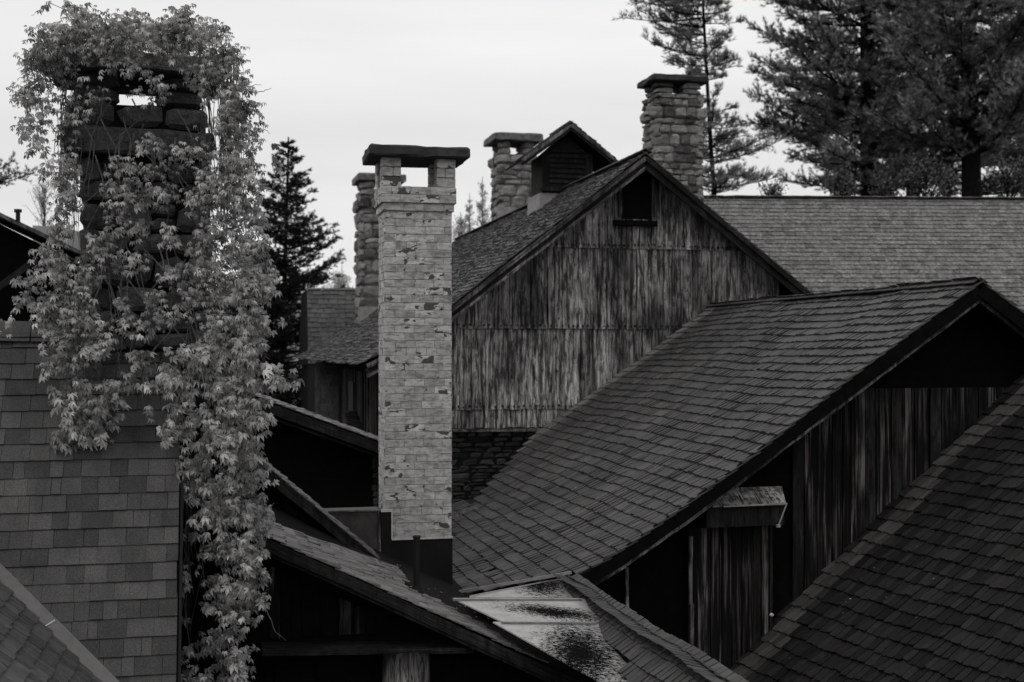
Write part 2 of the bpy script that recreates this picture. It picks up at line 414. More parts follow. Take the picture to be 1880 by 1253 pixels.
# wet valley metal: sky reflection painted pale, dark reflections painted as black crackle
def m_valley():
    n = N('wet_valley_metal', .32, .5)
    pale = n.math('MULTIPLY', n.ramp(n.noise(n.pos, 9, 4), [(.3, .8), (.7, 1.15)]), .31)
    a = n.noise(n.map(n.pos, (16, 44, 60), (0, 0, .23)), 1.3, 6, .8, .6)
    def refl_patch(x, y, sc, p0=(11.0,)):
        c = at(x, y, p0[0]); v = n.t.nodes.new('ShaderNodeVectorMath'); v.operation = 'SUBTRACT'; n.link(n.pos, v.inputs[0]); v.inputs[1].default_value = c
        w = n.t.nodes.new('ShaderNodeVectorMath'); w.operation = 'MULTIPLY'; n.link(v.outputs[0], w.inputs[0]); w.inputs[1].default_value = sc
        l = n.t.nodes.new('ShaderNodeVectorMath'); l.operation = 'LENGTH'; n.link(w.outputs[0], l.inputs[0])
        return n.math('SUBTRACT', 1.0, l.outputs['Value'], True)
    b1 = refl_patch(1068, 1215, (1.7, .75, 0), (10.5,)); b2 = refl_patch(1020, 1136, (1.2, 3.2, 0), (11.45,)); b3 = refl_patch(990, 1092, (2.0, 1.2, 0), (12.7,))
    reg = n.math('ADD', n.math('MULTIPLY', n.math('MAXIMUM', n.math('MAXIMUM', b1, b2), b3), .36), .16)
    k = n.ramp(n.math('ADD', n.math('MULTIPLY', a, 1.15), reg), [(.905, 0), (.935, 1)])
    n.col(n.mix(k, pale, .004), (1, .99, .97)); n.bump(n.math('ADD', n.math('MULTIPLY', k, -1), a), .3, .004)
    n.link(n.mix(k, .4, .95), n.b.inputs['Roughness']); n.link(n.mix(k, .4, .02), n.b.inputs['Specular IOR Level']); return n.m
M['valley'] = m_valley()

def m_leaf(name, lo, hi, trans=.25, tint=(1, .99, .965), bsc=4.0, con=(.3, .75, .7, 1.2)):
    n = N(name, .55, .3)
    v = n.math('MULTIPLY', n.mix(n.rnd, lo, hi), n.ramp(n.noise(n.pos, bsc, 3), [(con[0], con[1]), (con[2], con[3])]))
    n.col(v, tint)
    if trans:
        tr = n.t.nodes.new('ShaderNodeBsdfTranslucent'); mx = n.t.nodes.new('ShaderNodeMixShader'); mx.inputs[0].default_value = trans
        c = n.t.nodes.new('ShaderNodeCombineColor')
        for i in range(3): n.link(v, c.inputs[i])
        n.link(c.outputs[0], tr.inputs['Color']); out = n.t.nodes['Material Output']
        n.link(n.b.outputs[0], mx.inputs[1]); n.link(tr.outputs[0], mx.inputs[2]); n.link(mx.outputs[0], out.inputs['Surface'])
    return n.m
M['leaf'] = m_leaf('creeper_leaf', .10, .50, .2, bsc=6.0, con=(.36, .45, .62, 1.35))
M['needle'] = m_leaf('pine_needles', .07, .30, .2, bsc=.6, con=(.40, .35, .62, 1.8))
M['needle_thin'] = m_leaf('thin_pine_needles', .16, .30, .3, bsc=.8)
M['needle_spruce'] = m_leaf('spruce_needles', .010, .034, .1, bsc=1)
M['leaf_far'] = m_leaf('far_leaves', .38, .62, .45, bsc=1)
M['leaf_bush'] = m_leaf('bush_leaves', .04, .13, .2, bsc=1)

# ------------------------------------------------------------------ roofs
SH = [tmpl_box(.05, cup=.35) for _ in range(10)]
SHR = [tmpl_box(.04, chamfer=.07, cup=.2) for _ in range(8)]
ASP = [tmpl_box(.012, cup=.08) for _ in range(6)]

def lay(parent, mat, S, a0, a1, b0, b1, ex, wr, th, keep=None, variants=SH, gap=.006, limit=300, alt=None, lap=1.45,
        jitter=.012, skew=.02, wave=.0, mid=None, miss=0.0, rough_th=.35, name='shingle', courses=None):
    """S(a,b)->(point, along a, down b, normal). a runs along the course, b down the slope"""
    pl = []; pl2 = []
    nb = int(round((b1-b0)/ex))
    for i in range(nb+1):
        b = b0+i*ex+ex; a = a0; first = R(.3, 1)
        ph = R(0, 6)
        while a < a1:
            if a1-a < .03: break
            w = min(max(.035, R(*wr)*first), a1-a+.001); first = 1.0; ac = a+w/2
            bb = b+R(-jitter, jitter)+wave*math.sin(ac*1.3+ph*.15)+wave*.5*math.sin(ac*3.7+ph)
            p, e1, e2, n = S(ac, bb)
            if keep is None or keep(p, ac, bb):
                if R(0, 1) >= miss:
                    L = ex*lap; t = th*R(1-rough_th, 1+rough_th); s = R(-skew, skew)
                    d = (e2+n*(t*.75/L)).normalized(); n2 = e1.cross(d).normalized()
                    if n2.dot(n) < 0: n2 = -n2
                    x = (e1+d*s).normalized()
                    o = p-d*L
                    m = frame(o, x*(w-gap*R(.5, 1.8)), d*L, n2*t)
                    k = random.randrange(len(variants)); r = random.random()
                    (pl2 if (alt and alt[1](p, ac, bb)) else pl).append((k, m, r))
            a += w
    tot = len(pl)+len(pl2); 
    if pl2:
        l2 = max(1, int(limit*min(.5, len(pl2)/tot*1.0)))
        emit(parent, name, alt[0], variants, pl2, l2, 'shingles')
        emit(parent, name, mat, variants, pl, limit-l2, 'shingles')
    else: emit(parent, name, mat, variants, pl, limit, 'shingles')

def plane_S(p0, ea, eb, wob=0.0):
    """flat plane: p0 + a*ea + b*eb, slightly wavy"""
    n = ea.cross(eb).normalized()
    if n.z < 0: n = -n
    def S(a, b):
        w = wob*(math.sin(a*.9+b*.4)+.6*math.sin(a*2.3-b*1.7+1)) if wob else 0
        return p0+ea*a+eb*b+n*w, ea, eb, n
    return S
def prof_S(prof, c_dir=U, orig=None):
    """roof whose cross-section is a polyline of (v,z); a = c coordinate along U; b = arc length from the first point"""
    L = [0]
    for i in range(1, len(prof)): L.append(L[-1]+math.hypot(prof[i][0]-prof[i-1][0], prof[i][1]-prof[i-1][1]))
    def S(a, b):
        i = 0
        while i < len(L)-2 and b > L[i+1]: i += 1
        t = (b-L[i])/(L[i+1]-L[i]); v = prof[i][0]+(prof[i+1][0]-prof[i][0])*t; z = prof[i][1]+(prof[i+1][1]-prof[i][1])*t
        # smooth tangent
        def tan(k):
            k = max(0, min(len(prof)-2, k)); return Vector((prof[k+1][0]-prof[k][0], prof[k+1][1]-prof[k][1])).normalized()
        T = (tan(i)*1.0+tan(i-1)*max(0, .5-t)+tan(i+1)*max(0, t-.5)).normalized()
        e2 = V*T.x+Z*T.y; n = U.cross(e2).normalized()
        if n.z < 0: n = -n
        wv = .012*math.sin(a*1.1+b*.7)+.008*math.sin(a*2.9-b*1.9)+.006*math.sin(a*5+b)
        return W(v, a, z)+n*wv, U, e2, n
    return S, L[-1]
def deck_prof(mb, prof, c0, c1, th=.05, drop=.06):
    for i in range(len(prof)-1):
        (v0, z0), (v1, z1) = prof[i], prof[i+1]
        mb.hexa([W(v0, c0, z0-drop-th), W(v1, c0, z1-drop-th), W(v1, c1, z1-drop-th), W(v0, c1, z0-drop-th)],
                [W(v0, c0, z0-drop), W(v1, c0, z1-drop), W(v1, c1, z1-drop), W(v0, c1, z0-drop)])

# ------------------------------------------------------------------ the setting: ground and hill
g = MB(); gs = 12; G0 = 0
for i in range(gs):
    for j in range(gs):
        x0, x1 = -900+150*i, -750+150*i; y0, y1 = -300+150*j, -150+150*j
        g.raw([(x0, y0, 0), (x1, y0, 0), (x1, y1, 0), (x0, y1, 0)], [(0, 1, 2, 3)], r=.5)
g.build('ground', M['grass'], kind='structure', smooth=True)
h = MB(); n_ = 90; rows = 7
def hz(x, k):
    base = 17+6*math.sin(x*.011+1)+3*math.sin(x*.037)+1.2*math.sin(x*.11)
    return (base+ZC)*[0, .3, .62, .88, 1, .9, .5][k]+R(-.4, .7)*(k > 0)
vs = [(-700+1400*i/n_, 260+26*k, max(-.5, hz(-700+1400*i/n_, k))) for i in range(n_+1) for k in range(rows)]
fs = [(i*rows+k, (i+1)*rows+k, (i+1)*rows+k+1, i*rows+k+1) for i in range(n_) for k in range(rows-1)]
h.raw(vs, fs, r=.5); h.build('hills', M['hill'], kind='structure', smooth=True)

# ------------------------------------------------------------------ A: the weathered barn with the gable towards us
RV, RZ, TA = 6.985, 3.325, .7635
A0, A1 = 20.0, 37.5
barn = thing('weathered_barn', 'weathered barn with tiers of grey upright planks in its gable and a louvred cupola', 'barn', W(RV, 29, -ZC))
EL = 2.30
profA = [(RV, RZ), (4.6, RZ-TA*(RV-4.6)-.03), (3.2, RZ-TA*(RV-3.2)-.06), (2.7, RZ-TA*(RV-2.7)-.02), (EL, RZ-TA*(RV-EL)+.09)]
rb = MB(); deck_prof(rb, profA, A0+.02, A1); 
ER = 2*RV-EL
deck_prof(rb, [(RV, RZ), (ER, RZ-TA*(ER-RV))], A0+.02, A1)
roofA = rb.build('roof', M['deck'], barn)
SA, LA = prof_S(profA)
lay(roofA, M['shake_moss'], SA, A0, A1, .0, LA, .128, (.08, .15), .020, limit=300, gap=.012, jitter=.025, wave=.012, miss=.004, rough_th=.6)
profAR = [(RV, RZ), (ER, RZ-TA*(ER-RV))]
SAR, LAR = prof_S(profAR)
lay(roofA, M['shake_moss'], SAR, A0, A0+6, .0, LAR, .15, (.12, .2), .022, limit=40, gap=.012)
rc = MB()
for k in range(44): rc.beam(W(RV-.06, A0+k*.4, RZ+.035), W(RV-.06, A0+k*.4+.41, RZ+.03), .13, .016, up=(Z-V*.6)); rc.beam(W(RV+.06, A0+k*.4, RZ+.035), W(RV+.06, A0+k*.4+.41, RZ+.03), .13, .016, up=(Z+V*.6))
rc.build('ridge_cap', M['shake_moss'], roofA)
def rakepts(c, off, dv=0): return [W(v, c, z-off) for v, z in profA], None
for nm, mt, off, hh, cc_, ww in (('rake_board', 'trim', .10, .07, A0-.02, .05), ('fascia', 'trim_dark', .20, .13, A0+.03, .05), ('inner_fascia', 'trim', .26, .05, A0+.0, .04)):
    fb = MB()
    for i in range(len(profA)-1):
        fb.beam(W(profA[i][0], cc_, profA[i][1]-off), W(profA[i+1][0]-.0, cc_, profA[i+1][1]-off), ww, hh, seg=5, jit=.003)
    fb.build(nm, M[mt], roofA)
    fb = MB(); fb.beam(W(RV, cc_-.003, RZ-off), W(ER, cc_-.003, RZ-TA*(ER-RV)-off), ww, hh, seg=5, jit=.003); fb.build(nm, M['trim_dark'], roofA)  # left rake painted lighter as the lit side, right rake darker
# soffit
# walls: core
WA = 20.38; ZB = onc(1000, 785, WA)[1]
VL = 2.95; VR = 2*RV-VL
core = MB()
core.prism([W(VL, WA+.06, ZB), W(VR, WA+.06, ZB), W(VR, WA+.06, RZ-.1-TA*(VR-RV)), W(RV, WA+.06, RZ-.1), W(VL, WA+.06, RZ-.1-TA*(RV-VL))], U*(A1-WA-.5))
wallA = core.build('gable_wall', M['black'], barn)
def ztop(v): return RZ-.12-TA*abs(v-RV)
def plank(mb_list, v0, v1, z0f, z1f, c, th=.022, n=6, je=.006, uvo=None):
    """one upright board; its edges wander a little"""
    L = []; Rr = []
    ph = R(0, 6); am = R(0, je)
    for i in range(n+1):
        t = i/n; zl = z0f(v0)*(1-t)+z1f(v0)*t; zr = z0f(v1)*(1-t)+z1f(v1)*t
        o1 = am*math.sin(ph+t*5)+R(-je, je)*.4; o2 = am*math.sin(ph*1.7+t*6)+R(-je, je)*.4
        if i == 0: zl += R(-.012, .012); zr += R(-.012, .012)
        L.append((v0+o1, zl)); Rr.append((v1+o2, zr))
    vs = []; cs = c+R(-.011, .009)
    for i in range(n+1):
        for (v, z), cc2 in ((L[i], cs), (Rr[i], cs+R(-.003, .003))): vs.append(W(v, cc2, z))
    for i in range(n+1):
        for (v, z) in (L[i], Rr[i]): vs.append(W(v, cs+th, z))
    o = 2*(n+1); fs = []; uv = []
    def q(a, b, c_, d): fs.append((a, b, c_, d))
    for i in range(n):
        q(2*i, 2*i+1, 2*i+3, 2*i+2)
        q(2*i, 2*i+2, o+2*i+2, o+2*i); q(2*i+1, o+2*i+1, o+2*i+3, 2*i+3)
    q(0, o, o+1, 1); q(2*n, 2*n+1, o+2*n+1, o+2*n)
    ru = R(0, 9); rv = R(0, 9)
    for f in fs: uv.append([((vs[k].dot(V))+ru+(.02 if k >= o else 0), vs[k].z+rv) for k in f])
    mb = MB(); mb.raw(vs, fs, uv); return mb
def boards(parent, mat, va, vb, z0f, z1f, c, wr, skip=None, gap=.011, name='plank', minh=.06, n=6, je=.006, mats=None):
    v = va
    while v < vb:
        w = R(*wr); v1 = min(v+w, vb)
        vm = (v+v1)/2
        if z1f(vm)-z0f(vm) > minh and not (skip and skip(vm)):
            m_ = M[mat] if mats is None else M[random.choice(mats)]
            plank(None, v+gap*R(.3, 1), v1-gap*R(.3, 1), z0f, lambda q: max(z1f(q), z0f(q)+.01), c, n=n, je=je).build(name, m_, parent)
        v = v1
zt1 = onc(1150, 457, WA)[1]; zt2 = onc(1000, 604, WA)[1]; zt3 = onc(930, 752, WA)[1]
k_ = lambda z: (lambda v: z)
win0, win1 = onc(1140, 400, WA)[0], onc(1195, 400, WA)[0]; wz0 = onc(1165, 403, WA)[1]; wz1 = onc(1165, 318, WA)[1]
halfv = lambda z: (RZ-.12-z)/TA
v1a, v1b = RV-halfv(zt1), RV+halfv(zt1)
boards(wallA, 'plank', v1a, win0, k_(zt1), ztop, WA-.024, (.12, .32), gap=.008)
boards(wallA, 'plank', win0, win1, k_(zt1), k_(wz0-.0), WA-.024, (.12, .2))

boards(wallA, 'plank', win1, v1b, k_(zt1), ztop, WA-.024, (.12, .32), gap=.008)
v2a = max(VL, RV-halfv(zt2))
vmax = 9.6
boards(wallA, 'plank', v2a, vmax, k_(zt2), lambda v: min(zt1+.05, ztop(v)), WA, (.11, .34), gap=.008)
boards(wallA, 'plank_low', VL, 8.2, k_(zt3), lambda v: min(zt2+.05, ztop(v)), WA+.024, (.12, .36), gap=.008)
boards(wallA, 'plank_low', VL, 6.4, k_(ZB), k_(zt3+.05), WA+.046, (.08, .2), n=3)
# nails, row by row
nl = MB()
for zt, c_, a_, b_ in ((zt1+.055, WA-.026, v1a+.05, v1b-.05), (zt2+.055, WA-.002, v2a, 8.9), (zt3+.05, WA+.022, VL, 6.6)):
    v = a_
    while v < b_:
        zz = zt+R(-.012, .012); r_ = R(.012, .018)
        nl.hexa([W(v-r_, c_-.012, zz-r_), W(v+r_, c_-.012, zz-r_), W(v+r_, c_+.01, zz-r_), W(v-r_, c_+.01, zz-r_)],
                [W(v-r_, c_-.012, zz+r_), W(v+r_, c_-.012, zz+r_), W(v+r_, c_+.01, zz+r_), W(v-r_, c_+.01, zz+r_)])
        v += R(.07, .12)
nl.build('nails', M['nail'], wallA, kind='stuff')
# loft opening, sill and jambs; black above the void is painted shade
s1, s2 = onc(1124, 410, WA)[0], onc(1203, 410, WA)[0]; sz = onc(1165, 411, WA)[1]
wf = MB(); wf.prism([W(win0, WA-.03, wz0), W(win1, WA-.03, wz0), W(win1, WA-.03, ztop(win1)), W(win0, WA-.03, ztop(win0))], U*.03); lo_ = wf.build('loft_opening_and_shade', M['black'], wallA)
w2 = MB(); w2.box(s1, s2, WA-.13, WA-.03, sz-.045, sz+.045); w2.build('sill', M['black'], wallA)
for a_ in (win0-.05, win1): 
    w3 = MB(); w3.box(a_, a_+.05, WA-.06, WA-.026, wz0+.05, ztop(a_+.05)); w3.build('jamb', M['plank'], wallA)
# bottom ledge board and stone foundation
lb = MB(); lb.beam(W(VL-.05, WA-.02, ZB-.025), W(6.3, WA-.02, ZB-.04), .09, .045, seg=6, jit=.004); lb.build('ledge_board', M['trim'], wallA)
bp = MB(); bp.box(5.78, 6.0, 0, 0.01, 0, 0)
STN = [tmpl_stone() for _ in range(14)]; BRK = [tmpl_brick() for _ in range(8)]
def stone_face(p0, ex_, width, z0, z1, nrm, hr, wr, depth=.14, proud=.03, tops=None):
    out = []; z = z0
    while z < z1-.02:
        h_ = min(R(*hr), z1-z); 
        if z1-(z+h_) < hr[0]*.6: h_ = z1-z
        x = -R(0, wr[0]*.2)
        while x < width:
            w = min(R(*wr)*(1 if R(0, 1) < .75 else .55), width-x+.02)
            if width-(x+w) < wr[0]*.5: w = width-x+R(0, .02)
            hh = h_*R(.82, 1.0)
            pr = proud*R(.4, 1.7)
            if R(0, 1) < .18 and h_ > hr[0]*1.4:
                for (zz, h2) in ((z, h_*.5), (z+h_*.5, h_*.5)):
                    c_ = p0+ex_*(x+w/2)+Z*(zz+h2/2)+nrm*(pr-depth/2)
                    out.append((random.randrange(14), frame(c_, ex_*(w*.95), -nrm*depth, Z*(h2*.92)), random.random()))
            else:
                tilt = R(-.11, .11); c_ = p0+ex_*(x+w/2)+Z*(z+h_/2)+nrm*(pr-depth/2)
                e = (ex_+Z*tilt).normalized(); zz = nrm.cross(e); zz = zz if zz.z > 0 else -zz
                out.append((random.randrange(14), frame(c_, e*(w*R(.92, .99)), -nrm*depth, zz*hh), random.random()))
            x += w
        z += h_
    return out
fd = MB(); fd.box(VL, VR, WA+.12, A1-.6, -ZC+.0, ZB-.01); fnd = fd.build('foundation', M['mortar_dark'], barn)
pl = stone_face(W(VL, WA+.12, 0), V, 4.2, ZB-1.9, ZB-.06, -U, (.05, .13), (.16, .42), .12, .015)
emit(fnd, 'foundation_stone', M['stone_wall'], STN, pl, 220, 'foundation_stones')
# side wall towards the left: dark upright boards and a window
sw = MB(); sw.box(VL-.03, VL+.03, WA+.1, A1-.3, ZB-3.5, RZ-.14-TA*(RV-VL)); side = sw.build('side_wall', M['black'], barn)
for k in range(34):
    c_ = 20.6+k*.48
    b_ = MB(); b_.box(VL-.06-R(0, .012), VL-.032, c_, c_+R(.2, .4), ZB-1.5, -.45); b_.build('side_plank', M['plank_dark'], side)
b_ = MB(); b_.box(VL-.10, VL-.065, 27.4, 28.4, -1.6, -.7); b_.build('side_window', M['flash_dark'], side)
# shingled bay wall under the far end of the eave
m_ = MB(); m_.box(EL+.02, VL-.04, 31.25, 34.0, ZB-3, -.36); bay = m_.build('bay_wall', M['deck'], barn)
lay(bay, M['slate_n'], plane_S(W(EL+.01, 31.23, -.36), V, -Z), 0, VL-EL-.03, 0, 2.2, .15, (.14, .26), .022, gap=.014, limit=60, name='wall_shingle', jitter=.012)
# cupola on the ridge
cu_c = 24.9; hw = .52; dep = .95
cb = MB(); cb.box(RV-hw, RV+hw, cu_c, cu_c+dep, RZ-.28, 4.02); cup = cb.build('cupola', M['louvre'], barn)
apz = 4.64; ehw = 1.0; esl = .74
for sgn in (-1, 1):
    cr = MB(); o0 = W(RV, 0, 0)
    p0, p1 = (RV, apz-.03), (RV+sgn*ehw, apz-.03-esl*ehw)
    cr.hexa([W(p0[0], cu_c-.33, p0[1]-.04), W(p1[0], cu_c-.33, p1[1]-.04), W(p1[0], cu_c+dep+.3, p1[1]-.04), W(p0[0], cu_c+dep+.3, p0[1]-.04)],
            [W(p0[0], cu_c-.33, p0[1]), W(p1[0], cu_c-.33, p1[1]), W(p1[0], cu_c+dep+.3, p1[1]), W(p0[0], cu_c+dep+.3, p0[1])])
    cr.build('cupola_roof', M['deck'], cup)
    SS, LL = prof_S([(RV, apz), (RV+sgn*(ehw+.02), apz-esl*(ehw+.02))])
    q = []
    for i in range(int(LL/.13)):
        a = cu_c-.36
        while a < cu_c+dep+.3:
            w = R(.1, .17); p, e1, e2, n = SS(a+w/2, (i+1)*.13+.0); d = (e2+n*.06).normalized()
            q.append((random.randrange(10), frame(p-d*.18, e1*(w-.01), d*.18, n*.018), random.random())); a += w
    emit(cup, 'cupola_shingle', M['shake_moss'], SH, q, 60, 'cupola_shingles', minpx=7)
    for off, mt in ((.055, 'trim'), (.125, 'trim_dark')):
        f_ = MB(); f_.beam(W(RV, cu_c-.36+off*.3, apz-off), W(RV+sgn*(ehw+.03), cu_c-.36+off*.3, apz-off-esl*(ehw+.03)), .04, .07); f_.build('cupola_rake', M[mt], cup)
gb = MB(); gb.prism([W(RV-hw, cu_c+.02, 4.0), W(RV+hw, cu_c+.02, 4.0), W(RV, cu_c+.02, 4.45)], U*(dep-.04)); gb.build('cupola_gable', M['louvre'], cup)
for k in range(7):
    s_ = MB(); z_ = 3.44+k*.105
    s_.hexa([W(RV-hw+.14, cu_c-.05, z_), W(RV+hw-.14, cu_c-.05, z_), W(RV+hw-.14, cu_c-.035, z_), W(RV-hw+.14, cu_c-.035, z_)],
            [W(RV-hw+.14, cu_c-.012, z_+.07), W(RV+hw-.14, cu_c-.012, z_+.07), W(RV+hw-.14, cu_c-.002, z_+.07), W(RV-hw+.14, cu_c-.002, z_+.07)])
    s_.build('louvre_slat', M['trim_dark'], cup)
for a_, b_ in ((RV-hw-.02, RV-hw+.13), (RV+hw-.13, RV+hw+.02)):
    s_ = MB(); s_.box(a_, b_, cu_c-.06, cu_c-.003, 3.3, 4.05); s_.build('cupola_post', M['trim_dark'], cup)
s_ = MB(); s_.box(RV-hw-.06, RV+hw+.06, cu_c-.09, cu_c-.002, 3.26, 3.33); s_.build('cupola_sill', M['trim_dark'], cup)
# pale stepped curb below the cupola, on the slope
for k in range(5):
    s_ = MB(); va = RV-hw-.08-.0*k; z_ = 3.22-.13*k
    s_.box(RV-hw-.06-.012*k, RV-.02 if k == 0 else RV-hw+.55-.17*k, cu_c-.03-.012*k, cu_c+dep+.03, z_-.14, z_); s_.build('curb_course', M['flash'], cup)

# ------------------------------------------------------------------ chimneys of fieldstone
def cap_slab(parent, fr, w, d, z0, th, mat, name='cap_slab', jit=.02, n=7):
    """irregular slab: fr(x,y,z)->world; x,y from -.5w...5w"""
    mb = MB(); ring = []
    for i in range(n): ring.append((-w/2+w*i/n, -d/2))
    for i in range(4): ring.append((w/2, -d/2+d*i/4))
    for i in range(n): ring.append((w/2-w*i/n, d/2))
    for i in range(4): ring.append((-w/2, d/2-d*i/4))
    m_ = len(ring); rj = [(R(-jit, jit), R(-jit, jit)) for _ in ring]
    lev = [(z0, -.015), (z0+th*.12, .0), (z0+th*.85, .0), (z0+th, -.03)]
    vs = []
    for z_, ins in lev:
        for (x, y), (jx, jy) in zip(ring, rj):
            sx = 1+2*ins/w; sy = 1+2*ins/d
            vs.append(fr(x*sx+jx*.6+R(-jit, jit)*.4, y*sy+jy*.6+R(-jit, jit)*.4, z_+R(-jit, jit)*.35))
    fs = [tuple(range(m_-1, -1, -1)), tuple(range(3*m_, 4*m_))]
    for l in range(3):
        for i in range(m_): fs.append((l*m_+i, l*m_+(i+1) % m_, (l+1)*m_+(i+1) % m_, (l+1)*m_+i))
    mb.raw(vs, fs); return mb.build(name, mat, parent)

def stone_chimney(label, v0, v1, c0, c1, zbase, ztop_, ledge, pill, cap_th, cap_ov, hr, wr, mat='stone', mort='mortar', capm='cap', lim=200, group=None, pw=.3):
    """ledge: z of the projecting course; pill: height of the corner piers above ztop_"""
    t = thing('stone_chimney', label, 'chimney', W((v0+v1)/2, (c0+c1)/2, zbase), group)
    cm = MB(); cm.box(v0+.04, v1-.04, c0+.04, c1-.04, zbase, ztop_); shaft = cm.build('shaft', M[mort], t)
    w, d = v1-v0, c1-c0
    pl = []
    pl += stone_face(W(v0, c0+.03, 0), V, w, zbase, ledge-.02, -U, hr, wr)
    pl += stone_face(W(v0+.03, c0, 0), U, d, zbase, ledge-.02, -V, hr, wr)
    pl += stone_face(W(v1-.03, c0, 0), U, d, zbase, ledge-.02, V, hr, wr)
    pl += stone_face(W(v0, c1-.03, 0), V, w, zbase, ledge-.02, U, hr, wr)
    e = .06
    for (a, b, c, dd, n_, L) in ((v0-e, c0-e+.05, 0, 0, -U, w+2*e), (v0-e, c1+e-.05, 0, 0, U, w+2*e)):
        pl += stone_face(W(a, b, 0), V, L, ledge-.02, ledge+hr[1]*.8, n_, (hr[1]*.6, hr[1]*.8), wr, .2)
    for (a, n_) in ((v0-e+.05, -V), (v1+e-.05, V)):
        pl += stone_face(W(a, c0, 0), U, d, ledge-.02, ledge+hr[1]*.8, n_, (hr[1]*.6, hr[1]*.8), wr, .2)
    z2 = ledge+hr[1]*.8
    if ztop_ > z2+.05:
        pl += stone_face(W(v0, c0+.03, 0), V, w, z2, ztop_, -U, hr, wr); pl += stone_face(W(v0+.03, c0, 0), U, d, z2, ztop_, -V, hr, wr)
        pl += stone_face(W(v1-.03, c0, 0), U, d, z2, ztop_, V, hr, wr); pl += stone_face(W(v0, c1-.03, 0), V, w, z2, ztop_, U, hr, wr)
    emit(shaft, 'stone', M[mat], STN, pl, lim, 'stones')
    q = []
    for a in (v0+.02, v1-.02-pw):
        for b in (c0+.02, c1-.02-min(pw, d*.4)):
            hh = pill/2; pd = min(pw, d*.4)
            for k in range(2):
                c_ = W(a+pw/2, b+pd/2, ztop_+hh*(k+.5)); q.append((random.randrange(14), frame(c_, V*pw, U*pd, Z*hh*1.02), random.random()))
    emit(t, 'pier_stone', M[mat], STN, q, 8, 'pier_stones', minpx=1)
    cv, cc_ = (v0+v1)/2, (c0+c1)/2
    cap_slab(t, lambda x, y, z: W(cv+x, cc_+y, z), w+2*cap_ov, d+2*cap_ov, ztop_+pill, cap_th, M[capm], jit=.03)
    return t
# right: behind the barn's gable, among the pines
cS = 22.6
a_, b_ = onc(1204, 200, cS)[0], onc(1292, 200, cS)[0]
stone_chimney('rugged fieldstone chimney rising behind the right slope of the barn gable, beside the pines', a_, b_, cS, cS+.75,
              RZ-1.4, onc(1240, 172, cS)[1], onc(1240, 216, cS)[1], onc(1240, 150, cS)[1]-onc(1240, 172, cS)[1], .12, .085, (.10, .26), (.17, .42), group='fieldstone chimneys', pw=.36)
# middle: beyond the cupola
c2 = .9737*32.3+.2278*.49
a_, b_ = onc(917, 300, c2)[0], onc(980, 300, c2)[0]
st2 = stone_chimney('squat fieldstone chimney half hidden by the louvred cupola', a_, b_+.05, c2, c2+1.0, RZ-TA*(RV-a_)-.4, onc(940, 283, c2)[1], onc(940, 300, c2)[1],
              onc(940, 259, c2)[1]-onc(940, 283, c2)[1], .19, .16, (.14, .3), (.25, .5), capm='cap_l', group='fieldstone chimneys', pw=.30)
f_ = MB(); zz = RZ-TA*(RV-a_); f_.box(a_-.08, a_+.42, c2-.10, c2-.04, zz-.12, zz+.32); f_.build('base_flashing', M['flash'], st2)
# left: beyond the painted brick stack
cP = .9737*33.1+.2278*4.17
a_, b_ = onc(661, 450, cP)[0], onc(740, 450, cP)[0]
stP = stone_chimney('fieldstone chimney partly hidden behind the left edge of the pale brick stack', a_, b_, cP, cP+1.1, RZ-TA*(RV-a_)-.5, onc(700, 360, cP)[1], onc(700, 384, cP)[1],
              onc(700, 333, cP)[1]-onc(700, 360, cP)[1], .20, .08, (.16, .42), (.3, .7), capm='cap_l', group='fieldstone chimneys', pw=.42)
f_ = MB(); zz = RZ-TA*(RV-a_); f_.box(a_-.06, b_, cP-.10, cP-.04, zz-.2, zz+.38); f_.build('base_flashing', M['flash'], stP)

# ------------------------------------------------------------------ N: small shingled house at the barn's far end
hN = thing('shingled_outbuilding', 'small outbuilding clad in dark rows of shingles between the spruce and the barn', 'building', W(1.5, 38.5, -ZC))
cN = 37.9
vN0, zN1 = onc(566, 530, cN); vN1 = onc(720, 530, cN)[0]; zN0 = onc(600, 668, cN)[1]
mbn = MB(); mbn.box(vN0+.12, vN1, cN+.75, cN+5, -ZC, zN1-.3); bodyN = mbn.build('wall', M['black'], hN)
rn = MB(); rn.hexa([W(vN0, cN+.05, zN0-.05), W(vN1, cN+.05, zN0-.05), W(vN1, cN+5, zN0-.05), W(vN0, cN+5, zN0-.05)],
                   [W(vN0, cN+.75, zN1-.02), W(vN1, cN+.75, zN1-.02), W(vN1, cN+3, zN1-.02), W(vN0, cN+3, zN1-.02)])
roofN = rn.build('roof', M['deck'], hN)
eb = (U*(-.7)+Z*(zN0-zN1)).normalized()
lay(roofN, M['slate_n'], plane_S(W(vN0, cN+.74, zN1), V, eb), 0, vN1-vN0, 0, 2.35, .15, (.14, .3), .02, gap=.012, limit=120, name='shingle', jitter=.015)
rcp = MB(); rcp.beam(W(vN0-.03, cN+.78, zN1+.03), W(vN1, cN+.78, zN1+.03), .16, .05); rcp.build('ridge_cap', M['flash'], roofN)
vW0 = onc(576, 700, cN)[0]; zW0 = onc(600, 770, cN)[1]
wn = MB(); wn.box(vW0, vW0+1.9, cN+.35, cN+.7, zW0-2, zN0+.1); wl = wn.build('lower_wall', M['deck'], hN)
lay(wl, M['shake_fine'], plane_S(W(vW0, cN+.34, zN0), V, -Z), 0, 1.0, 0, 1.9, .17, (.18, .36), .02, gap=.014, limit=80, name='wall_shingle', jitter=.015)

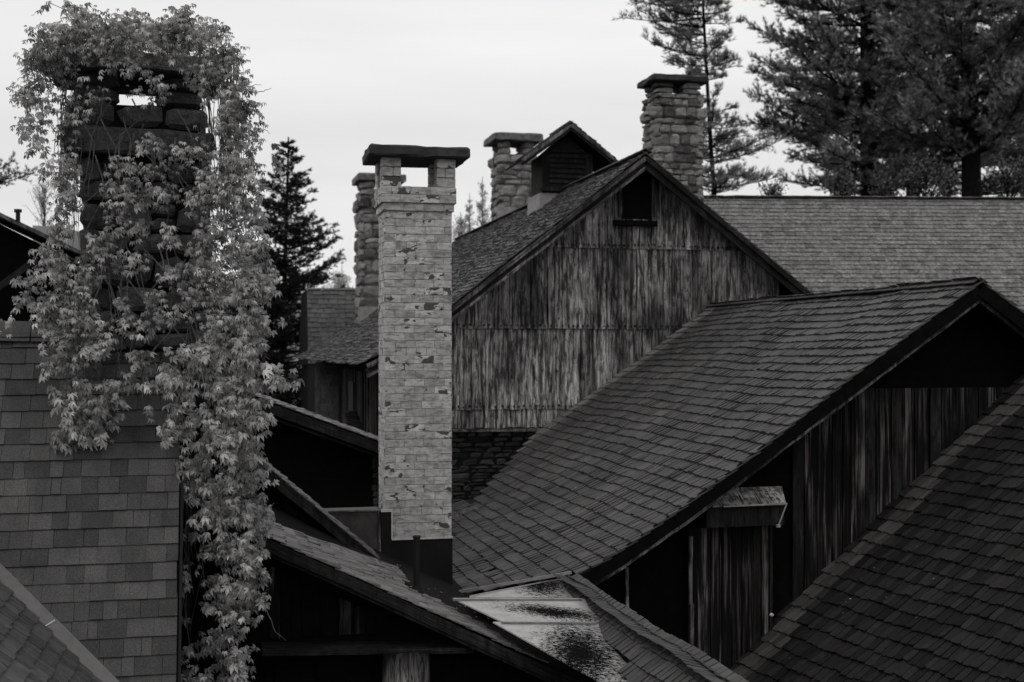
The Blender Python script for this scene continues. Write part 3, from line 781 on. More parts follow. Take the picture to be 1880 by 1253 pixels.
# porch roof low on the barn's side, left of the stack
pr = MB(); cpr = 26.0
q0, q1 = onc(640, 760, cpr), onc(712, 800, cpr)
pr.hexa([W(q0[0], cpr-1.6, q0[1]-.62), W(VL-.05, cpr-1.6, q0[1]-.55), W(VL-.05, cpr+1, q0[1]-.06), W(q0[0], cpr+1, q0[1]-.06)],
        [W(q0[0], cpr-1.6, q0[1]-.58), W(VL-.05, cpr-1.6, q0[1]-.51), W(VL-.05, cpr+1, q0[1]), W(q0[0], cpr+1, q0[1])])
prf = pr.build('porch_roof', M['deck'], barn)
lay(prf, M['shake_dark'], plane_S(W(q0[0], cpr+1, q0[1]+.01), V, (U*(-2.6)-Z*.57).normalized()), 0, VL-.1-q0[0], 0, 2.55, .16, (.1, .18), .018, limit=40)

# ------------------------------------------------------------------ B: the long shingled roof in the middle
bB = thing('shingled_hall', 'long hall whose sweeping wood-shingle roof fills the middle, dark planked end wall below', 'building', W(8.3, 16, -ZC))
B0, B1 = 12.5, 20.36
profB = [(8.327, .765), (7.2, .0), (6.2, -.68), (5.4, -1.235), (4.7, -1.70), (4.1, -2.075), (3.6, -2.35), (3.1, -2.59), (2.5, -2.84), (1.9, -3.07)]
def bhit_(xy):
    for i in range(len(profB)-1):
        (v0, z0), (v1, z1) = profB[i], profB[i+1]
        p = rayplane(xy[0], xy[1], W(v0, 15, z0), U.cross(V*(v1-v0)+Z*(z1-z0))); v = p.dot(V)
        if min(v0, v1)-1e-4 <= v <= max(v0, v1)+1e-4: return p
    return p
db = MB()
deck_prof(db, profB[:5], B0+.03, B1)
_ed = [bhit_(p) for p in ((1081, 723), (985, 792), (967, 812), (905, 880), (862, 925), (815, 972), (760, 1030))]
def c1of(v):
    e = sorted((q.dot(V), q.dot(U)) for q in _ed)
    if v <= e[0][0]: return e[0][1]
    for i in range(len(e)-1):
        if v <= e[i+1][0]: return e[i][1]+(e[i+1][1]-e[i][1])*(v-e[i][0])/(e[i+1][0]-e[i][0])
    return B1
for i in range(4, len(profB)-1):
    for j in range(4):
        q0 = [profB[i][k]+(profB[i+1][k]-profB[i][k])*j/4 for k in (0, 1)]; q1 = [profB[i][k]+(profB[i+1][k]-profB[i][k])*(j+1)/4 for k in (0, 1)]
        deck_prof(db, [q0, q1], B0+.03 if i < 6 else 13.0, min(B1, c1of((q0[0]+q1[0])/2)-(.28 if i > 4 or j > 1 else .0)))
deck_prof(db, [(8.327, .783), (11.5, -1.38)], B0+.03, B1)
roofB = db.build('roof', M['deck'], bB)
SB, LB = prof_S(profB)
def bhit(x, y):
    """ray meets roof B"""
    best = None
    for i in range(len(profB)-1):
        (v0, z0), (v1, z1) = profB[i], profB[i+1]
        e = V*(v1-v0)+Z*(z1-z0); n = U.cross(e)
        p = rayplane(x, y, W(v0, 15, z0), n); v = p.dot(V)
        if min(v0, v1)-1e-4 <= v <= max(v0, v1)+1e-4: return p
    return None
cutB = [(1320, 553), (985, 792), (967, 810), (862, 925), (800, 975), (700, 1030), (640, 1250), (858, 1097), (1046, 1062), (1075, 1066), (1180, 990), (1880, 540), (1880, 300), (1400, 300)]
def keepB(p, a, b):
    if p.dot(V) > 5.3: return True
    x, y = px(p)
    # left boundary towards the stone wall, and the valley line low down
    if x < 1000 and y < 925-(x-862)*1.095+0 and y < 930: return False
    if y > 1095-(x-858)*.186-2: return False
    return True
def stripB(p, a, b): return B1-.42 < a < B1-.24
lay(roofB, M['shake'], SB, B0-.02, B1, 0, LB, .166, (.08, .135), .022, keep=keepB, limit=300, gap=.011, skew=.012, jitter=.006, wave=.007, alt=(M['shake_strip'], lambda p, a, b: a > B1-.40), miss=.003, rough_th=.3)
SBR, LBR = prof_S([(8.327, .783), (11.5, -1.38)])
lay(roofB, M['shake'], SBR, B0-.02, B1, 0, LBR, .172, (.1, .18), .020, limit=60, gap=.009)
rc = MB()
for k in range(40):
    for s in (-1, 1): rc.beam(W(8.327+s*.05, B0+k*.197, .783+.002), W(8.327+s*.05, B0+k*.197+.21, .783-.004), .11, .014, up=(Z+V*s*.62))
rc.build('ridge_cap', M['shake'], roofB)
# rake boards of B
for nm, mt, off, hh, c_ in (('fascia', 'black', .10, .15, B0+.02), ('rake_trim', 'trim', .215, .045, B0+.055)):
    f_ = MB()
    for i in range(6): f_.beam(W(profB[i][0], c_, profB[i][1]-off), W(profB[i+1][0], c_, profB[i+1][1]-off), .05, hh, seg=5, jit=.004)
    f_.build(nm, M[mt], roofB)
    f_ = MB(); f_.beam(W(8.327, c_-.002, .783-off), W(11.5, c_-.002, -1.38-off), .05, hh, seg=4, jit=.003); f_.build(nm, M[mt if mt == 'black' else 'trim_dark'], roofB)
# end wall with upright planks
WB = B0+.45
ew = MB()
ew.prism([W(4.05, WB+.05, -7), W(11.2, WB+.05, -7), W(11.2, WB+.05, -1.3), W(8.327, WB+.05, .65), W(4.05, WB+.05, -2.2)], U*.15); ew.prism([W(4.95, WB+.2, -7), W(11.2, WB+.2, -7), W(11.2, WB+.2, -1.3), W(8.327, WB+.2, .62), W(4.95, WB+.2, -1.68)], U*7.2)
endw = ew.build('end_wall', M['black'], bB)
def zB(v):
    for i in range(len(profB)-1):
        (v0, z0), (v1, z1) = profB[i], profB[i+1]
        if v1 <= v <= v0: return z0+(z1-z0)*(v0-v)/(v0-v1)-.16
    return .62-.68*abs(v-8.327)
pL, pR = onc(1455, 1000, WB)[0], onc(1850, 720, WB)[0]
zTopW = onc(1800, 712, WB)[1]
boards(endw, 'plank_dark', pL, pR+.6, lambda v: -5.2, lambda v: min(zTopW, zB(v)), WB, (.10, .2), gap=.012, n=5, mats=['plank_dark', 'plank_dark', 'trim_dark'])
# upper flush panel (shade under the rake, painted black) is the end wall itself; lower left bay boards stand forward
bayL, bayR = onc(1262, 1000, WB-.1)[0], onc(1420, 1000, WB-.1)[0]
zbay = onc(1340, 968, WB-.1)[1]
boards(endw, 'plank_dark', bayL, bayR, lambda v: -5.4, lambda v: zbay, WB-.1, (.09, .17), gap=.012, n=5, mats=['plank_dark', 'plank_dark', 'trim_dark'])
# a few upright battens in the void
for xx, y0, y1, c_ in ((1151, 1042, 1140, WB-.02), (1268, 985, 1110, WB-.13), (1270, 1110, 1215, WB-.12)):
    a_ = onc(xx, y0, c_); b_ = onc(xx, y1, c_)
    m_ = MB(); m_.beam(W(a_[0], c_, a_[1]), W(b_[0], c_, b_[1]), .035, .03, up=U, seg=4, jit=.003); m_.build('batten', M['trim'], endw)
# hood over the bay: pale sloping board, dark front, iron stay
h0, h1 = onc(1330, 896, WB-.05), onc(1436, 896, WB-.05); hz1 = onc(1380, 926, WB-.3)[1]; f0, f1 = onc(1308, 926, WB-.32)[0], onc(1443, 926, WB-.32)[0]
m_ = MB(); m_.hexa([W(f0, WB-.32, hz1-.02), W(f1, WB-.32, hz1-.02), W(h1[0], WB-.04, h0[1]-.02), W(h0[0], WB-.04, h0[1]-.02)],
                   [W(f0, WB-.32, hz1), W(f1, WB-.32, hz1), W(h1[0], WB-.04, h0[1]), W(h0[0], WB-.04, h0[1])]); m_.build('hood_board', M['trim_pale'], endw)
m_ = MB(); m_.box(f0-.06, f1-.01, WB-.30, WB-.12, hz1-.24, hz1-.03); m_.build('hood_front', M['trim_dark'], endw)
a_ = W(f1, WB-.34, hz1-.0); b_ = W(f1-.10, WB-.34, hz1-.24)
m_ = MB(); m_.beam(W(f0+.12, WB-.335, hz1-.012), a_, .02, .014); m_.beam(a_, b_, .012, .012); m_.beam(b_-V*.02, b_+V*.02, .03, .03); m_.build('iron_stay', M['flash'], endw)
kb = onc(1416, 1129, WB-.15); m_ = MB(); m_.tube([W(kb[0]-.02, WB-.16, kb[1]), W(kb[0]-.005, WB-.16, kb[1]), W(kb[0]+.02, WB-.16, kb[1])], [.012, .024, .014], 8); m_.build('insulator_knob', M['lip'], endw)

fl = MB()
for x, y in ((1170, 612), (1215, 722), (1228, 720), (1253, 728), (1228, 750), (1225, 776), (995, 860), (1060, 900), (1035, 937), (975, 925), (1005, 885), (1263, 665), (1342, 664), (1168, 700), (1284, 802)):
    p = bhit(x, y)
    if p is None: continue
    nn = U.cross(V*-.825+Z*-.565).normalized(); nn = nn if nn.z > 0 else -nn
    p = p+nn*.04; s_ = R(.007, .016); a = Vector((R(-1, 1), R(-1, 1), R(-.3, .3))).normalized(); b = a.cross(nn).normalized()
    fl.prism([p-a*s_, p-b*s_*.45, p+a*s_, p+b*s_*.45], nn*.004)
tagged(fl.build('fallen_flecks', M['flash']), 'few pale flecks of debris lying on the big middle shingle roof', 'debris')['kind'] = 'stuff'

# ------------------------------------------------------------------ C: far long roof of granule shingles
bC = thing('long_far_building', 'long far building with a plain pale grey asphalt-shingle roof below the pines', 'building', at(1600, 365, 30)-Z*12)
dC = Vector((1, .045, 0)).normalized(); nC = Vector((dC.y, -dC.x, 0))
pC = Vector(((1278-CX)/FPX*30, 30, ZC+(HY-362)/FPX*30))
ebC = (nC*math.cos(math.radians(38))-Z*math.sin(math.radians(38)))
m_ = MB(); p_ = pC-Z*.03; L_ = 16
m_.hexa([p_-Z*.06, p_+dC*L_-Z*.06, p_+dC*L_+ebC*7-Z*.06, p_+ebC*7-Z*.06], [p_, p_+dC*L_, p_+dC*L_+ebC*7, p_+ebC*7])
eb2 = (-nC*math.cos(math.radians(38))-Z*math.sin(math.radians(38)))
m_.hexa([p_-Z*.06, p_+dC*L_-Z*.06, p_+dC*L_+eb2*6-Z*.06, p_+eb2*6-Z*.06], [p_, p_+dC*L_, p_+dC*L_+eb2*6, p_+eb2*6])
roofC = m_.build('roof', M['deck'], bC)
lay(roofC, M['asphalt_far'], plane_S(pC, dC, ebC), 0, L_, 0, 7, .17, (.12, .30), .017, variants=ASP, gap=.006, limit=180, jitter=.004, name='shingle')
m_ = MB(); q_ = pC+ebC*6.6-Z*.1; m_.hexa([q_-Z*9, q_+dC*L_-Z*9, q_+dC*L_-nC*8-Z*9, q_-nC*8-Z*9], [q_-Z*.2, q_+dC*L_-Z*.2, q_+dC*L_-nC*8-Z*.2, q_-nC*8-Z*.2]); m_.build('wall', M['black'], bC)
m_ = MB()
k = 0
while k < L_:
    l = R(.25, .34); m_.beam(pC+dC*k+Z*R(.01, .03), pC+dC*(k+l)+Z*.02, .26, .02, up=Z); k += l
m_.build('ridge_cap', M['asphalt_far'], roofC)

# ------------------------------------------------------------------ D: dark roof, bottom right, against the hall's end wall
bD = thing('foreground_shed', 'shed under dark wet wood shingles filling the lower right corner', 'building', W(7, 10, -ZC))
pD0 = pc(1322, 1240, WB-.02); pD1 = pc(1868, 700, WB-.02)
eup = (pD1-pD0).normalized(); dDc = Vector((-850, FPX, 0)).normalized()      # course direction recedes
nD = eup.cross(dDc).normalized(); nD = nD if nD.z > 0 else -nD
downD = dDc.cross(nD).normalized(); downD = downD if downD.z < 0 else -downD
PB = pD1+eup*1.2       # top corner at the wall
def wallcut(a, b):     # distance from wall plane
    return 0
SD = plane_S(PB, -dDc, downD, .006)
LD = (PB-(pD0-eup*1.6)).dot(-downD)*-1 if False else abs((PB-(pD0-eup*1.6)).dot(downD))
def keepD(p, a, b): return p.dot(U) < WB-.0 and px(p)[1] < 1500
def stripD(p, a, b):
    t = WB-p.dot(U); return .10 < t < .50
m_ = MB()
e0 = PB; e1 = pD0-eup*1.6
m_.hexa([e0-nD*.1, e1-nD*.1, e1-dDc*8-nD*.1, e0-dDc*8-nD*.1], [e0-nD*.03, e1-nD*.03, e1-dDc*8-nD*.03, e0-dDc*8-nD*.03]); roofD = m_.build('roof', M['deck'], bD)
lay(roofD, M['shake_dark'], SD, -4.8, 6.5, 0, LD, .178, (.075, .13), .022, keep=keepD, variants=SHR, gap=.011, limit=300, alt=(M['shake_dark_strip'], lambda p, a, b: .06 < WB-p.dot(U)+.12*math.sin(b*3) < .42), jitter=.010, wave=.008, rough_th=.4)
m_ = MB(); q_ = [W(5.6, WB-.1, -4), W(9.6, WB-.1, -1.2)]; m_.hexa([e1-dDc*7.5-Z*5, e0-dDc*7.5-Z*7, e0-dDc*.3-Z*7, e1-dDc*.3-Z*5], [e1-dDc*7.5-Z*.3, e0-dDc*7.5-Z*.3, e0-dDc*.3-Z*.3, e1-dDc*.3-Z*.3]); m_.build('wall', M['black'], bD)
# fallen petals and flecks lying on the shingles
fl = MB()
for x, y in ((1683, 1004), (1685, 1083), (1713, 1063), (1548, 1126), (1450, 1209), (1720, 1197), (1590, 1091), (1605, 1043), (1495, 1248), (1555, 1106), (1560, 1100), (1628, 1097), (1682, 1134)):
    p = rayplane(x+R(-2, 2), y, PB+nD*.03, nD); s = R(.006, .011); a = Vector((R(-1, 1), R(-1, 1), .2)).normalized(); b = a.cross(nD).normalized()
    fl.prism([p-a*s, p-b*s*.5, p+a*s, p+b*s*.5], nD*.004)
tagged(fl.build('fallen_petals', M['lip']), 'pale petals scattered over the dark shingles in the lower right', 'petals')['kind'] = 'stuff'

# ------------------------------------------------------------------ F: low gable in the foreground centre, its rake falling to the right; W stands on it
F0 = 10.57
bF = thing('low_gable_wing', 'low dark wing whose narrow shingled slope falls right below the pale chimney', 'building', W(2, 11, -ZC))
a_ = onc(372, 929, F0); b_ = onc(1085, 1255, F0)
slF = (b_[1]-a_[1])/(b_[0]-a_[0])
zF = lambda v, q=a_, k=slF: q[1]+k*(v-q[0])
dnF = (V+Z*slF).normalized(); nF = U.cross(dnF).normalized(); nF = nF if nF.z > 0 else -nF
polyF = [(280, 830), (498, 960), (586, 992), (692, 1029), (745, 1050), (757, 1082), (800, 1100), (880, 1144), (1067, 1249), (1200, 1330), (1200, 1400), (280, 930)]
vF0 = a_[0]; vF1 = b_[0]+.5
m_ = MB()
m_.hexa([W(vF0, F0+.02, zF(vF0)-.10), W(vF1, F0+.02, zF(vF1)-.10), W(vF1, 15.4, zF(vF1)-.10), W(vF0, 15.4, zF(vF0)-.10)],
        [W(vF0, F0+.02, zF(vF0)-.03), W(vF1, F0+.02, zF(vF1)-.03), W(vF1, 15.4, zF(vF1)-.03), W(vF0, 15.4, zF(vF0)-.03)])
roofF = m_.build('roof', M['tar'], bF)
lay(roofF, M['shake_fine'], plane_S(W(vF0, F0-.03, zF(vF0)), U, dnF, .005), 0, 5.0, 0, (vF1-vF0)*1.1, .125, (.07, .13), .014,
    keep=lambda p, a, b: inpoly(px(p), polyF), limit=300, gap=.008, jitter=.012, wave=.008)
for nm, mt, off, hh, c_ in (('fascia', 'trim_dark', .075, .09, F0-.01), ('rake_trim', 'trim_dark', .14, .04, F0+.02)):
    f_ = MB(); f_.beam(W(vF0, c_, zF(vF0)-off), W(vF1, c_, zF(vF1)-off), .045, hh, seg=16, jit=.004); f_.build(nm, M[mt], roofF)
WF = F0+.38
m_ = MB(); m_.prism([W(vF0-.1, WF, -7), W(vF1-.1, WF, -7), W(vF1-.1, WF, zF(vF1-.1)-.12), W(vF0-.1, WF, zF(vF0-.4)-.12)], U*4); wF = m_.build('gable_wall', M['black'], bF)
# horizontal beam, faint planks, door recess and round post
a1, b1 = onc(480, 1187, WF-.05), onc(860, 1183, WF-.05)
m_ = MB(); m_.beam(W(a1[0], WF-.05, a1[1]), W(b1[0], WF-.05, b1[1]), .5, .045, seg=5, jit=.003); m_.build('tie_beam', M['trim_dark'], wF)
boards(wF, 'plank_dark', onc(495, 1100, WF)[0], onc(700, 1100, WF)[0], k_(a1[1]+.05), lambda v: zF(v)-.30, WF-.02, (.08, .16), gap=.01, n=4, mats=['plank_dark', 'black', 'black'])
for x0, x1 in ((505, 575), (583, 652)):
    a_, b_ = onc(x0, 1215, WF-.02), onc(x1, 1252, WF-.02)
    m_ = MB(); m_.box(a_[0], b_[0], WF-.03, WF-.002, b_[1]-.4, a_[1]); m_.build('door_panel', M['black'], wF)
pst = MB(); q0, q1 = onc(745, 1189, WF-.1), onc(745, 1250, WF-.1)
pst.tube([W(q0[0], WF-.12, q0[1]), W(q0[0], WF-.12, q1[1]), W(q0[0], WF-.12, q1[1]-2)], [.20, .21, .22], 16); pst.build('log_post', M['trim'], wF, smooth=True)
# G: steeper gable riding on F
bG = thing('steep_dormer', 'steep dark dormer gable on the low wing, just left of the pale chimney foot', 'dormer', W(0, 12.5, -2.5))
G0 = 13.06
g0 = onc(380, 764, G0); g1 = onc(703, 1032, G0); slG = (g1[1]-g0[1])/(g1[0]-g0[0]); zG = lambda v: g0[1]+slG*(v-g0[0])
dnG = (V+Z*slG).normalized()
m_ = MB(); m_.hexa([W(g0[0], G0+.02, g0[1]-.09), W(g1[0], G0+.02, g1[1]-.09), W(g1[0], G0+.7, g1[1]-.09), W(g0[0], G0+.7, g0[1]-.09)],
                   [W(g0[0], G0+.02, g0[1]-.03), W(g1[0], G0+.02, g1[1]-.03), W(g1[0], G0+.7, g1[1]-.03), W(g0[0], G0+.7, g0[1]-.03)]); roofG = m_.build('roof', M['deck'], bG)
lay(roofG, M['shake_fine'], plane_S(W(g0[0], G0-.02, g0[1]), U, dnG), 0, .7, 0, (g1[0]-g0[0])*1.3, .11, (.07, .12), .012, limit=150, gap=.007,
    keep=lambda p, a, b: p.dot(V) < g1[0]+.02)
f_ = MB(); f_.beam(W(g0[0], G0, g0[1]-.08), W(g1[0], G0, g1[1]-.08), .04, .10, seg=8, jit=.003); f_.build('fascia', M['trim_dark'], roofG)
m_ = MB(); m_.prism([W(g0[0], G0+.3, g0[1]-.1), W(g0[0], G0+.3, -3.4), W(g1[0]-.1, G0+.3, zF(g1[0])-.05), W(g1[0]-.1, G0+.3, g1[1]-.06)], U*.35); m_.build('gable_wall', M['black'], bG)
m_ = MB(); s0, s1 = onc(520, 925, G0+.27), onc(612, 1000, G0+.27); m_.beam(W(s0[0], G0+.27, s0[1]), W(s1[0], G0+.27, s1[1]), .03, .06); m_.build('brace', M['trim_dark'], bG)
# H: farther low gable
bH = thing('rear_gable_wing', 'dark rear wing whose straight rake falls right, between the vine and the pale stack', 'building', W(1, 17, -ZC))
H0 = 16.6
h0, h1 = onc(330, 676, H0), onc(760, 832, H0); slH = (h1[1]-h0[1])/(h1[0]-h0[0]); zH = lambda v: h0[1]+slH*(v-h0[0]); dnH = (V+Z*slH).normalized()
m_ = MB(); m_.hexa([W(h0[0], H0+.02, h0[1]-.1), W(h1[0], H0+.02, h1[1]-.1), W(h1[0], H0+1.9, h1[1]-.1), W(h0[0], H0+1.9, h0[1]-.1)],
                   [W(h0[0], H0+.02, h0[1]-.03), W(h1[0], H0+.02, h1[1]-.03), W(h1[0], H0+1.9, h1[1]-.03), W(h0[0], H0+1.9, h0[1]-.03)]); roofH = m_.build('roof', M['deck'], bH)
lay(roofH, M['shake_fine'], plane_S(W(h0[0], H0-.02, h0[1]), U, dnH), 0, 1.95, 0, (h1[0]-h0[0])*1.06, .13, (.09, .15), .014, limit=150, gap=.009)
f_ = MB(); f_.beam(W(h0[0], H0, h0[1]-.10), W(h1[0], H0, h1[1]-.10), .05, .13, seg=8, jit=.003); f_.build('fascia', M['trim_dark'], roofH)
f_ = MB(); f_.beam(W(h0[0], H0+.05, h0[1]-.22), W(h1[0], H0+.05, h1[1]-.22), .04, .03, seg=8, jit=.003); f_.build('rake_trim', M['trim_dark'], roofH)
m_ = MB(); m_.prism([W(h0[0], H0+.45, -7), W(h1[0], H0+.45, -7), W(h1[0], H0+.45, h1[1]-.12), W(h0[0], H0+.45, h0[1]-.12)], U*1.3); wH = m_.build('gable_wall', M['black'], bH)
a_ = onc(686, 840, H0+.4); pl = stone_face(W(a_[0], H0+.44, 0), V, .35, onc(690, 940, H0+.4)[1], a_[1], -U, (.06, .13), (.1, .2), .1, .02); emit(wH, 'wall_stone', M['stone_wall'], STN, pl, 40, 'wall_stones')

# ------------------------------------------------------------------ W: pale painted brick chimney
WC = 13.92
vw0, vw1 = onc(707, 600, WC)[0], onc(829, 600, WC)[0]; wd = .56
zc = lambda y: onc(770, y, WC)[1]
chW = thing('brick_chimney', 'tall chimney of pale painted brick with worn dark patches and a dark slab cap', 'chimney', W((vw0+vw1)/2, WC+wd/2, zc(1080)))
zb, zs = zc(988), zc(389)
m_ = MB(); m_.box(vw0+.006, vw1-.006, WC+.006, WC+wd-.006, zb-.6, zs); shW = m_.build('shaft', M['brick_mortar'], chW)
nc = 43; ch = (zs-zb)/nc
def brick_rows(v0, v1, c0, c1, z0, n, ch, pr=.004):
    out = []; w, d = v1-v0, c1-c0
    for i in range(n):
        z = z0+ch*(i+.5)
        for (p0, ex_, L, nr) in ((W(v0, c0, 0), V, w, -U), (W(v0, c0, 0), U, d, -V), (W(v1, c0, 0), U, d, V), (W(v0, c1, 0), V, w, U)):
            x = 0; k = 0; st = (.5 if i % 2 else 1.0)
            bl = .222
            if i % 7 == 3: bl = .118
            while x < L-.001:
                l = bl*(st if k == 0 else 1.0)*R(.96, 1.04); l = min(l, L-x)
                if L-(x+l) < .05: l = L-x
                c_ = p0+ex_*(x+l/2)+Z*(z+R(-.002, .002))+nr*(pr*R(.4, 1.3)-.04)
                out.append((random.randrange(8), frame(c_, (ex_+Z*R(-.008, .008)).normalized()*(l-R(.002, .006)), -nr*.08, Z*(ch-R(.002, .006))), random.random()))
                x += l; k += 1
    return out
pl = brick_rows(vw0, vw1, WC, WC+wd, zb, nc, ch)
# visible courses: front and left faces
front = [q for q in pl if abs(q[1].translation.dot(U)-(WC+.036)) < .05]; rest = [q for q in pl if q not in front]
emit(shW, 'brick', M['brick'], BRK, front, 225, 'bricks'); emit(shW, 'brick', M['brick'], BRK, rest, 75, 'bricks')
# corbels and head
o1 = .022
m_ = MB(); m_.box(vw0-.012, vw1+.012, WC-.012, WC+wd+.012, zs, zc(374)); m_.box(vw0-.045+.006, vw1+.045-.006, WC-.039, WC+wd+.039, zc(374), zc(344)); hd = m_.build('head', M['brick_mortar'], chW)
pl = []
pl += brick_rows(vw0-o1, vw1+o1, WC-o1, WC+wd+o1, zc(388), 1, zc(374)-zc(388))
pl += brick_rows(vw0-.045, vw1+.045, WC-.045, WC+wd+.045, zc(374), 2, (zc(344)-zc(374))/2)
emit(hd, 'corbel_brick', M['brick'], BRK, pl, 80, 'corbel_bricks')
pw_, pd_ = .215, .2; zp0, zp1 = zc(344), 2.15; pl = []
for a in (vw0-.04, vw1+.04-pw_):
    for b in (WC-.04, WC+wd+.04-pd_):
        n3 = 3; hh = (zp1-zp0)/n3
        for k in range(n3):
            sp_ = R(.4, .6) if k % 2 else 1
            if sp_ == 1: pl.append((random.randrange(8), frame(W(a+pw_/2, b+pd_/2, zp0+hh*(k+.5)), V*pw_*.99, U*pd_*.99, Z*hh*.95), random.random()))
            else:
                pl.append((random.randrange(8), frame(W(a+pw_*sp_/2, b+pd_/2, zp0+hh*(k+.5)), V*pw_*sp_*.96, U*pd_, Z*hh*.95), random.random()))
                pl.append((random.randrange(8), frame(W(a+pw_*(1+sp_)/2, b+pd_/2, zp0+hh*(k+.5)), V*pw_*(1-sp_)*.96, U*pd_, Z*hh*.95), random.random()))
emit(chW, 'pier_brick', M['brick'], BRK, pl, 60, 'pier_bricks')
cvx = (vw0+vw1)/2
cap_slab(chW, lambda x, y, z: W(cvx+x-.0, WC+wd/2+y, z), (vw1-vw0)+.37, wd+.34, 2.15, .12, M['cap'], jit=.022, n=9)
# foot: bright lip, dark skirt, side sheet
m_ = MB(); v7 = onc(720, 990, WC)[0]
m_.box(v7-.005, vw1+.012, WC-.03, WC-.012, zb-.012, zb+.006); m_.box(v7-.012, v7+.002, WC-.03, WC-.012, zb, zc(936)); m_.box(vw0-.05, v7, WC-.032, WC-.012, zc(938), zc(933)); m_.build('flashing_lip', M['lip'], chW)
m_ = MB(); m_.prism([W(v7-.02, WC-.012, zb-.015), W(vw1+.01, WC-.012, zb-.015), W(vw1+.01, WC-.012, zF(vw1)-.04), W(v7-.02, WC-.012, zF(v7)-.04)], U*.05); m_.build('base_skirt', M['flash_dark'], chW)
m_ = MB(); m_.box(vw0-.045, v7-.004, WC-.02, WC+.3, zF(vw0)-.05, zc(938)); m_.build('side_skirt', M['flash_dark'], chW)
# copper cricket left of the chimney
ck = thing('metal_cricket', 'tarnished metal box flashing standing against the left foot of the pale chimney', 'flashing', W(vw0-.3, WC, zc(1000)))
k0 = onc(590, 936, WC)[0]
m_ = MB(); m_.prism([W(k0, WC+.02, zc(936)), W(vw0-.05, WC+.02, zc(936)), W(vw0-.05, WC+.02, zc(1060)), W(k0, WC+.02, zc(985))], U*.35); m_.build('sheet', M['copper'], ck)
m_ = MB(); m_.beam(W(k0-.03, WC+.01, zc(935)), W(vw0-.03, WC+.01, zc(935)), .05, .014); m_.beam(W(vw0-.065, WC+.008, zc(936)), W(vw0-.058, WC+.008, zc(1045)), .022, .022, up=U, seg=5, jit=.002); m_.build('seam', M['trim'], ck)
# plumbing vent
vp = MB(); b_ = rayplane(765, 1086, W(vF0, F0, zF(vF0)), nF); t_ = b_+Z*.50
vp.tube([b_-Z*.05, b_+Z*.2, t_], .031, 12); vent = tagged(vp.build('vent_pipe', M['pipe'], smooth=False), 'black vent pipe standing on the low slope before the pale chimney foot', 'pipe')
v2 = MB(); v2.tube([b_-Z*.03, b_+Z*.02, b_+Z*.06], [.07, .05, .034], 12); v2.build('collar', M['flash_dark'], vent)
v2 = MB(); v2.tube([b_+Z*.49, b_+Z*.505, b_+Z*.515], [.036, .038, .034], 12); v2.build('rim', M['pipe'], vent)

# ------------------------------------------------------------------ E: low roof, its rolled edge, and the wide metal valley
bE = thing('low_lean_to', 'low lean-to with a rolled edge of wood shingles beside the wet pale metal valley', 'building', W(4, 10, -ZC))
P1, P2, P3 = at(832, 1101, 11.5), at(1066, 1101, 11.95), at(1160, 1253, 10.0)
nV = (P2-P1).cross(P3-P1).normalized(); nV = nV if nV.z > 0 else -nV
rp = lambda x, y, o=0: rayplane(x, y, P1+nV*o, nV)
def sheet(name, pts, n, parent, mat, o=0.0, th=.012):
    m_ = MB(); m_.prism([p+n*o for p in pts], -n*th, r=.5); return m_.build(name, mat, parent)
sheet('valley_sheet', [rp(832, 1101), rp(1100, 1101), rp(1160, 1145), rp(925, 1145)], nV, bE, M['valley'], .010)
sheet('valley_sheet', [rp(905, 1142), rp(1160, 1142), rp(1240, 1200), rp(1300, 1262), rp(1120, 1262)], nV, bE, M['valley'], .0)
m_ = MB(); m_.beam(rp(832, 1101, .02), rp(1066, 1101, .02), .03, .02, up=nV); m_.beam(rp(920, 1143, .014), rp(1094, 1144, .014), .018, .014, up=nV); m_.build('standing_seam', M['flash'], bE)
qa, qb = bhit(862, 1096), bhit(1046, 1061)
m_ = MB(); n0 = (qb-qa).cross(P2-qa).normalized(); n0 = n0 if n0.z > 0 else -n0
vB = [qa, qb, at(1066, 1100, 12.3), at(862, 1100, 11.9)]
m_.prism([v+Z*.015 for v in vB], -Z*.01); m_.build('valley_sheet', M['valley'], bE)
m_ = MB(); m_.beam(qa+Z*.05-V*.2, qb+Z*.05, .075, .03, up=Z, seg=3); m_.build('valley_edge', M['flash'], bE)
# crest at v=EV
EV, EZ = 3.49, -2.37
profE = [(EV+.34, EZ-.20), (EV+.16, EZ-.05), (EV+.05, EZ-.005), (EV-.05, EZ-.01), (EV-.14, EZ-.07), (EV-.20, EZ-.13)]
m_ = MB(); deck_prof(m_, profE[::-1], 7.6, 12.55, .03, .06); roofE = m_.build('roof', M['deck'], bE)
SE, LE = prof_S([(EV+.06, EZ+.0), (EV-.05, EZ-.012), (EV-.14, EZ-.07), (EV-.62, EZ-.52)])
lay(roofE, M['shake'], SE, 7.7, 12.6, .02, LE, .155, (.07, .115), .018, variants=SHR, gap=.008, limit=200, wave=.012, jitter=.006,
    keep=lambda p, a, b: (p-P1).dot(nV) > -.16 and px(p)[0] > 1062+(px(p)[1]-1100)*.80-34)
SE2, LE2 = prof_S([(EV+.03, EZ+.012), (EV+.16, EZ-.04), (EV+.34, EZ-.19)])
lay(roofE, M['shake'], SE2, 7.7, 12.5, -.12, LE2, .155, (.07, .115), .016, variants=SHR, gap=.008, limit=100, wave=.012, jitter=.004)
m_ = MB(); m_.box(EV-.08, EV+.25, 7.7, 12.4, -7, EZ-.28); m_.build('wall', M['black'], bE)
sheet('corner_flashing', [rp(1182, 1256), rp(1222, 1228), rp(1262, 1236), rp(1240, 1262)], nV, bE, M['flash'], .12, .015)

